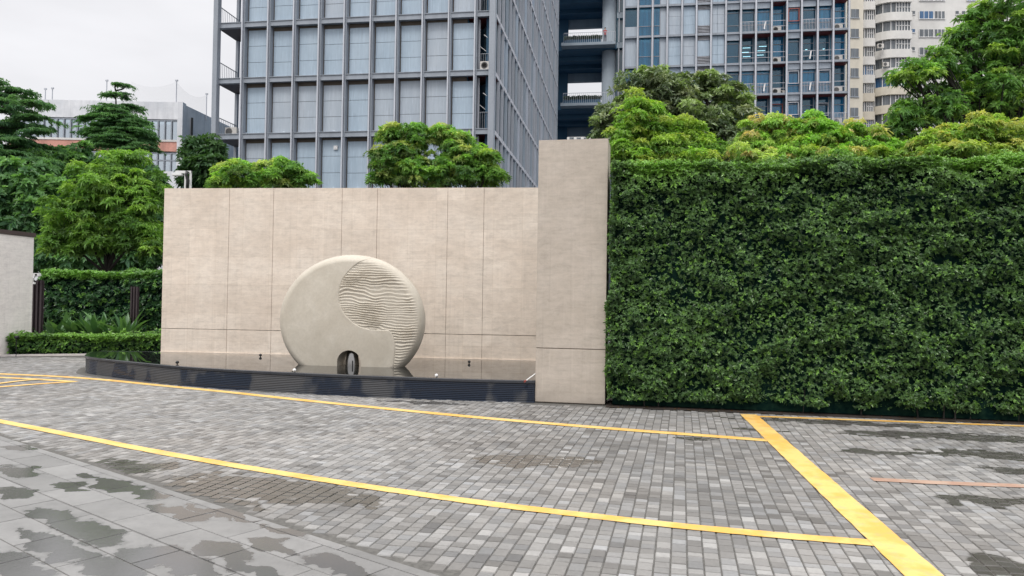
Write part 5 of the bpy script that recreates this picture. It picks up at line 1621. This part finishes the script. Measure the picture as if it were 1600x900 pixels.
# flank running back to the right
b = MB()
flank_end = at_Y(332, 183, 62.8)
dv = Vector((flank_end.x - fc.x, flank_end.y - fc.y, 0))
fl_len = dv.length * 2.2; fa = math.atan2(dv.y, dv.x) - th_
cs, sn = math.cos(fa), math.sin(fa)
o0 = (fxp(286), .3)
q = [(o0[0], o0[1]), (o0[0] + cs * fl_len, o0[1] + sn * fl_len)]
b.add([(q[0][0], q[0][1], 0), (q[1][0], q[1][1], 0), (q[1][0] - 1, q[1][1], 0), (q[0][0] - 1, q[0][1], 0), (q[0][0], q[0][1], FH - .1), (q[1][0], q[1][1], FH - .1), (q[1][0] - 1, q[1][1], FH - .1), (q[0][0] - 1, q[0][1], FH - .1)],
      [(0, 3, 2, 1), (4, 5, 6, 7), (0, 1, 5, 4), (1, 2, 6, 5), (2, 3, 7, 6), (3, 0, 4, 7)])
b.build('flank_wall', M['weathered'], fb_)
b = MB(); b.tube([(fxp(291), 1.2, fz_(178)), (fxp(291), 1.1, 0)], .09, 8); b.build('drain_pipe', M['black_metal'], fb_)
def roof_pole(px, py, Yd, r=.05):
    p = at_Y(px, py, Yd); return p
pn = 0
for px, py, Yd, lab in ((276, 127, 58.5, 'tall thin net pole on the factory roof near its right corner'), (323, 148, 61.5, 'shorter net pole on the factory roof by the grey tower'), (167, 127, 60, 'thin roof pole left of the layered tree top'), (71, 140, 60, 'thin lamp pole at the left part of the factory roof'), (82, 139, 62, 'paired lamp pole on the factory roof right of another')):
    p = at_Y(px, py, Yd); m = MB(); m.tube([(0, 0, 0), (0, 0, p.z - FH + .6)], .04, 6)
    e = empty('roof_pole', (p.x, p.y, FH - .6), 0, label=lab, cat='pole', group='poles on the factory roof'); m.build('shaft', M['steel_light'], e)
    m = MB(); m.box(-.10, .10, -.05, .05, p.z - FH + .6, p.z - FH + .72); m.build('cap', M['steel_light'], e)
# safety net between the poles: a fine sagging mesh
t = NT('net'); 
tp = t.new("ShaderNodeBsdfTransparent"); mx = t.new("ShaderNodeMixShader"); mx.inputs[0].default_value = .10
t.set(color=(.35, .36, .38)); t.link(tp.outputs[0], mx.inputs[1]); t.link(t.b.outputs[0], mx.inputs[2]); t.link(mx.outputs[0], t.out.inputs['Surface'])
def net(a, b, sag, z0, label):
    vs = []; fs = []; n_ = 16
    for i in range(n_ + 1):
        u = i / n_; p = a.lerp(b, u); zt = p.z - sag * 4 * u * (1 - u)
        vs += [(p.x, p.y, z0), (p.x, p.y, zt)]
        if i: fs.append((2 * i - 2, 2 * i, 2 * i + 1, 2 * i - 1))
    me = bpy.data.meshes.new('roof_net'); me.from_pydata(vs, [], fs)
    link('roof_net', me, t.m, None, label=label, cat='net')
pA, pB, pC = at_Y(205, 127, 59), at_Y(276, 127, 58.6), at_Y(323, 148, 61.5)
net(pA, pB, .45, FH - .1, 'pale fine net sagging between poles left of the tall roof pole')
net(pB, pC, .6, FH - .4, 'pale fine net sloping down right of the tall roof pole')

# far pale houses seen under the bridge block
fh = at_Y(920, 480, 240)
for i, (px, w_, h_, lb) in enumerate(((880, 14, 62, 'far white apartment block seen under the lowest bridge floor'), (935, 22, 60, 'far pale block beyond the bridge, right of the white one'))):
    p = at_Y(px, 470, 240)
    e = empty('far_building', (p.x, p.y, 0), 0, label=lb, cat='building')
    b = MB(); b.box(-2, w_, 0, 12, 0, h_); b.build('wall', M['cream_white'], e)
    for fl in range(14, 20):
        for q in range(6):
            b = MB(); b.box(-1 + q * w_ / 6, -1 + q * w_ / 6 + 1.4, -.08, -.02, fl * 3.0, fl * 3.0 + 1.4); b.build('window', M['apt_glass'], e)
p = at_Y(60, 470, 90)
print("done build; objects:", len(bpy.data.objects))
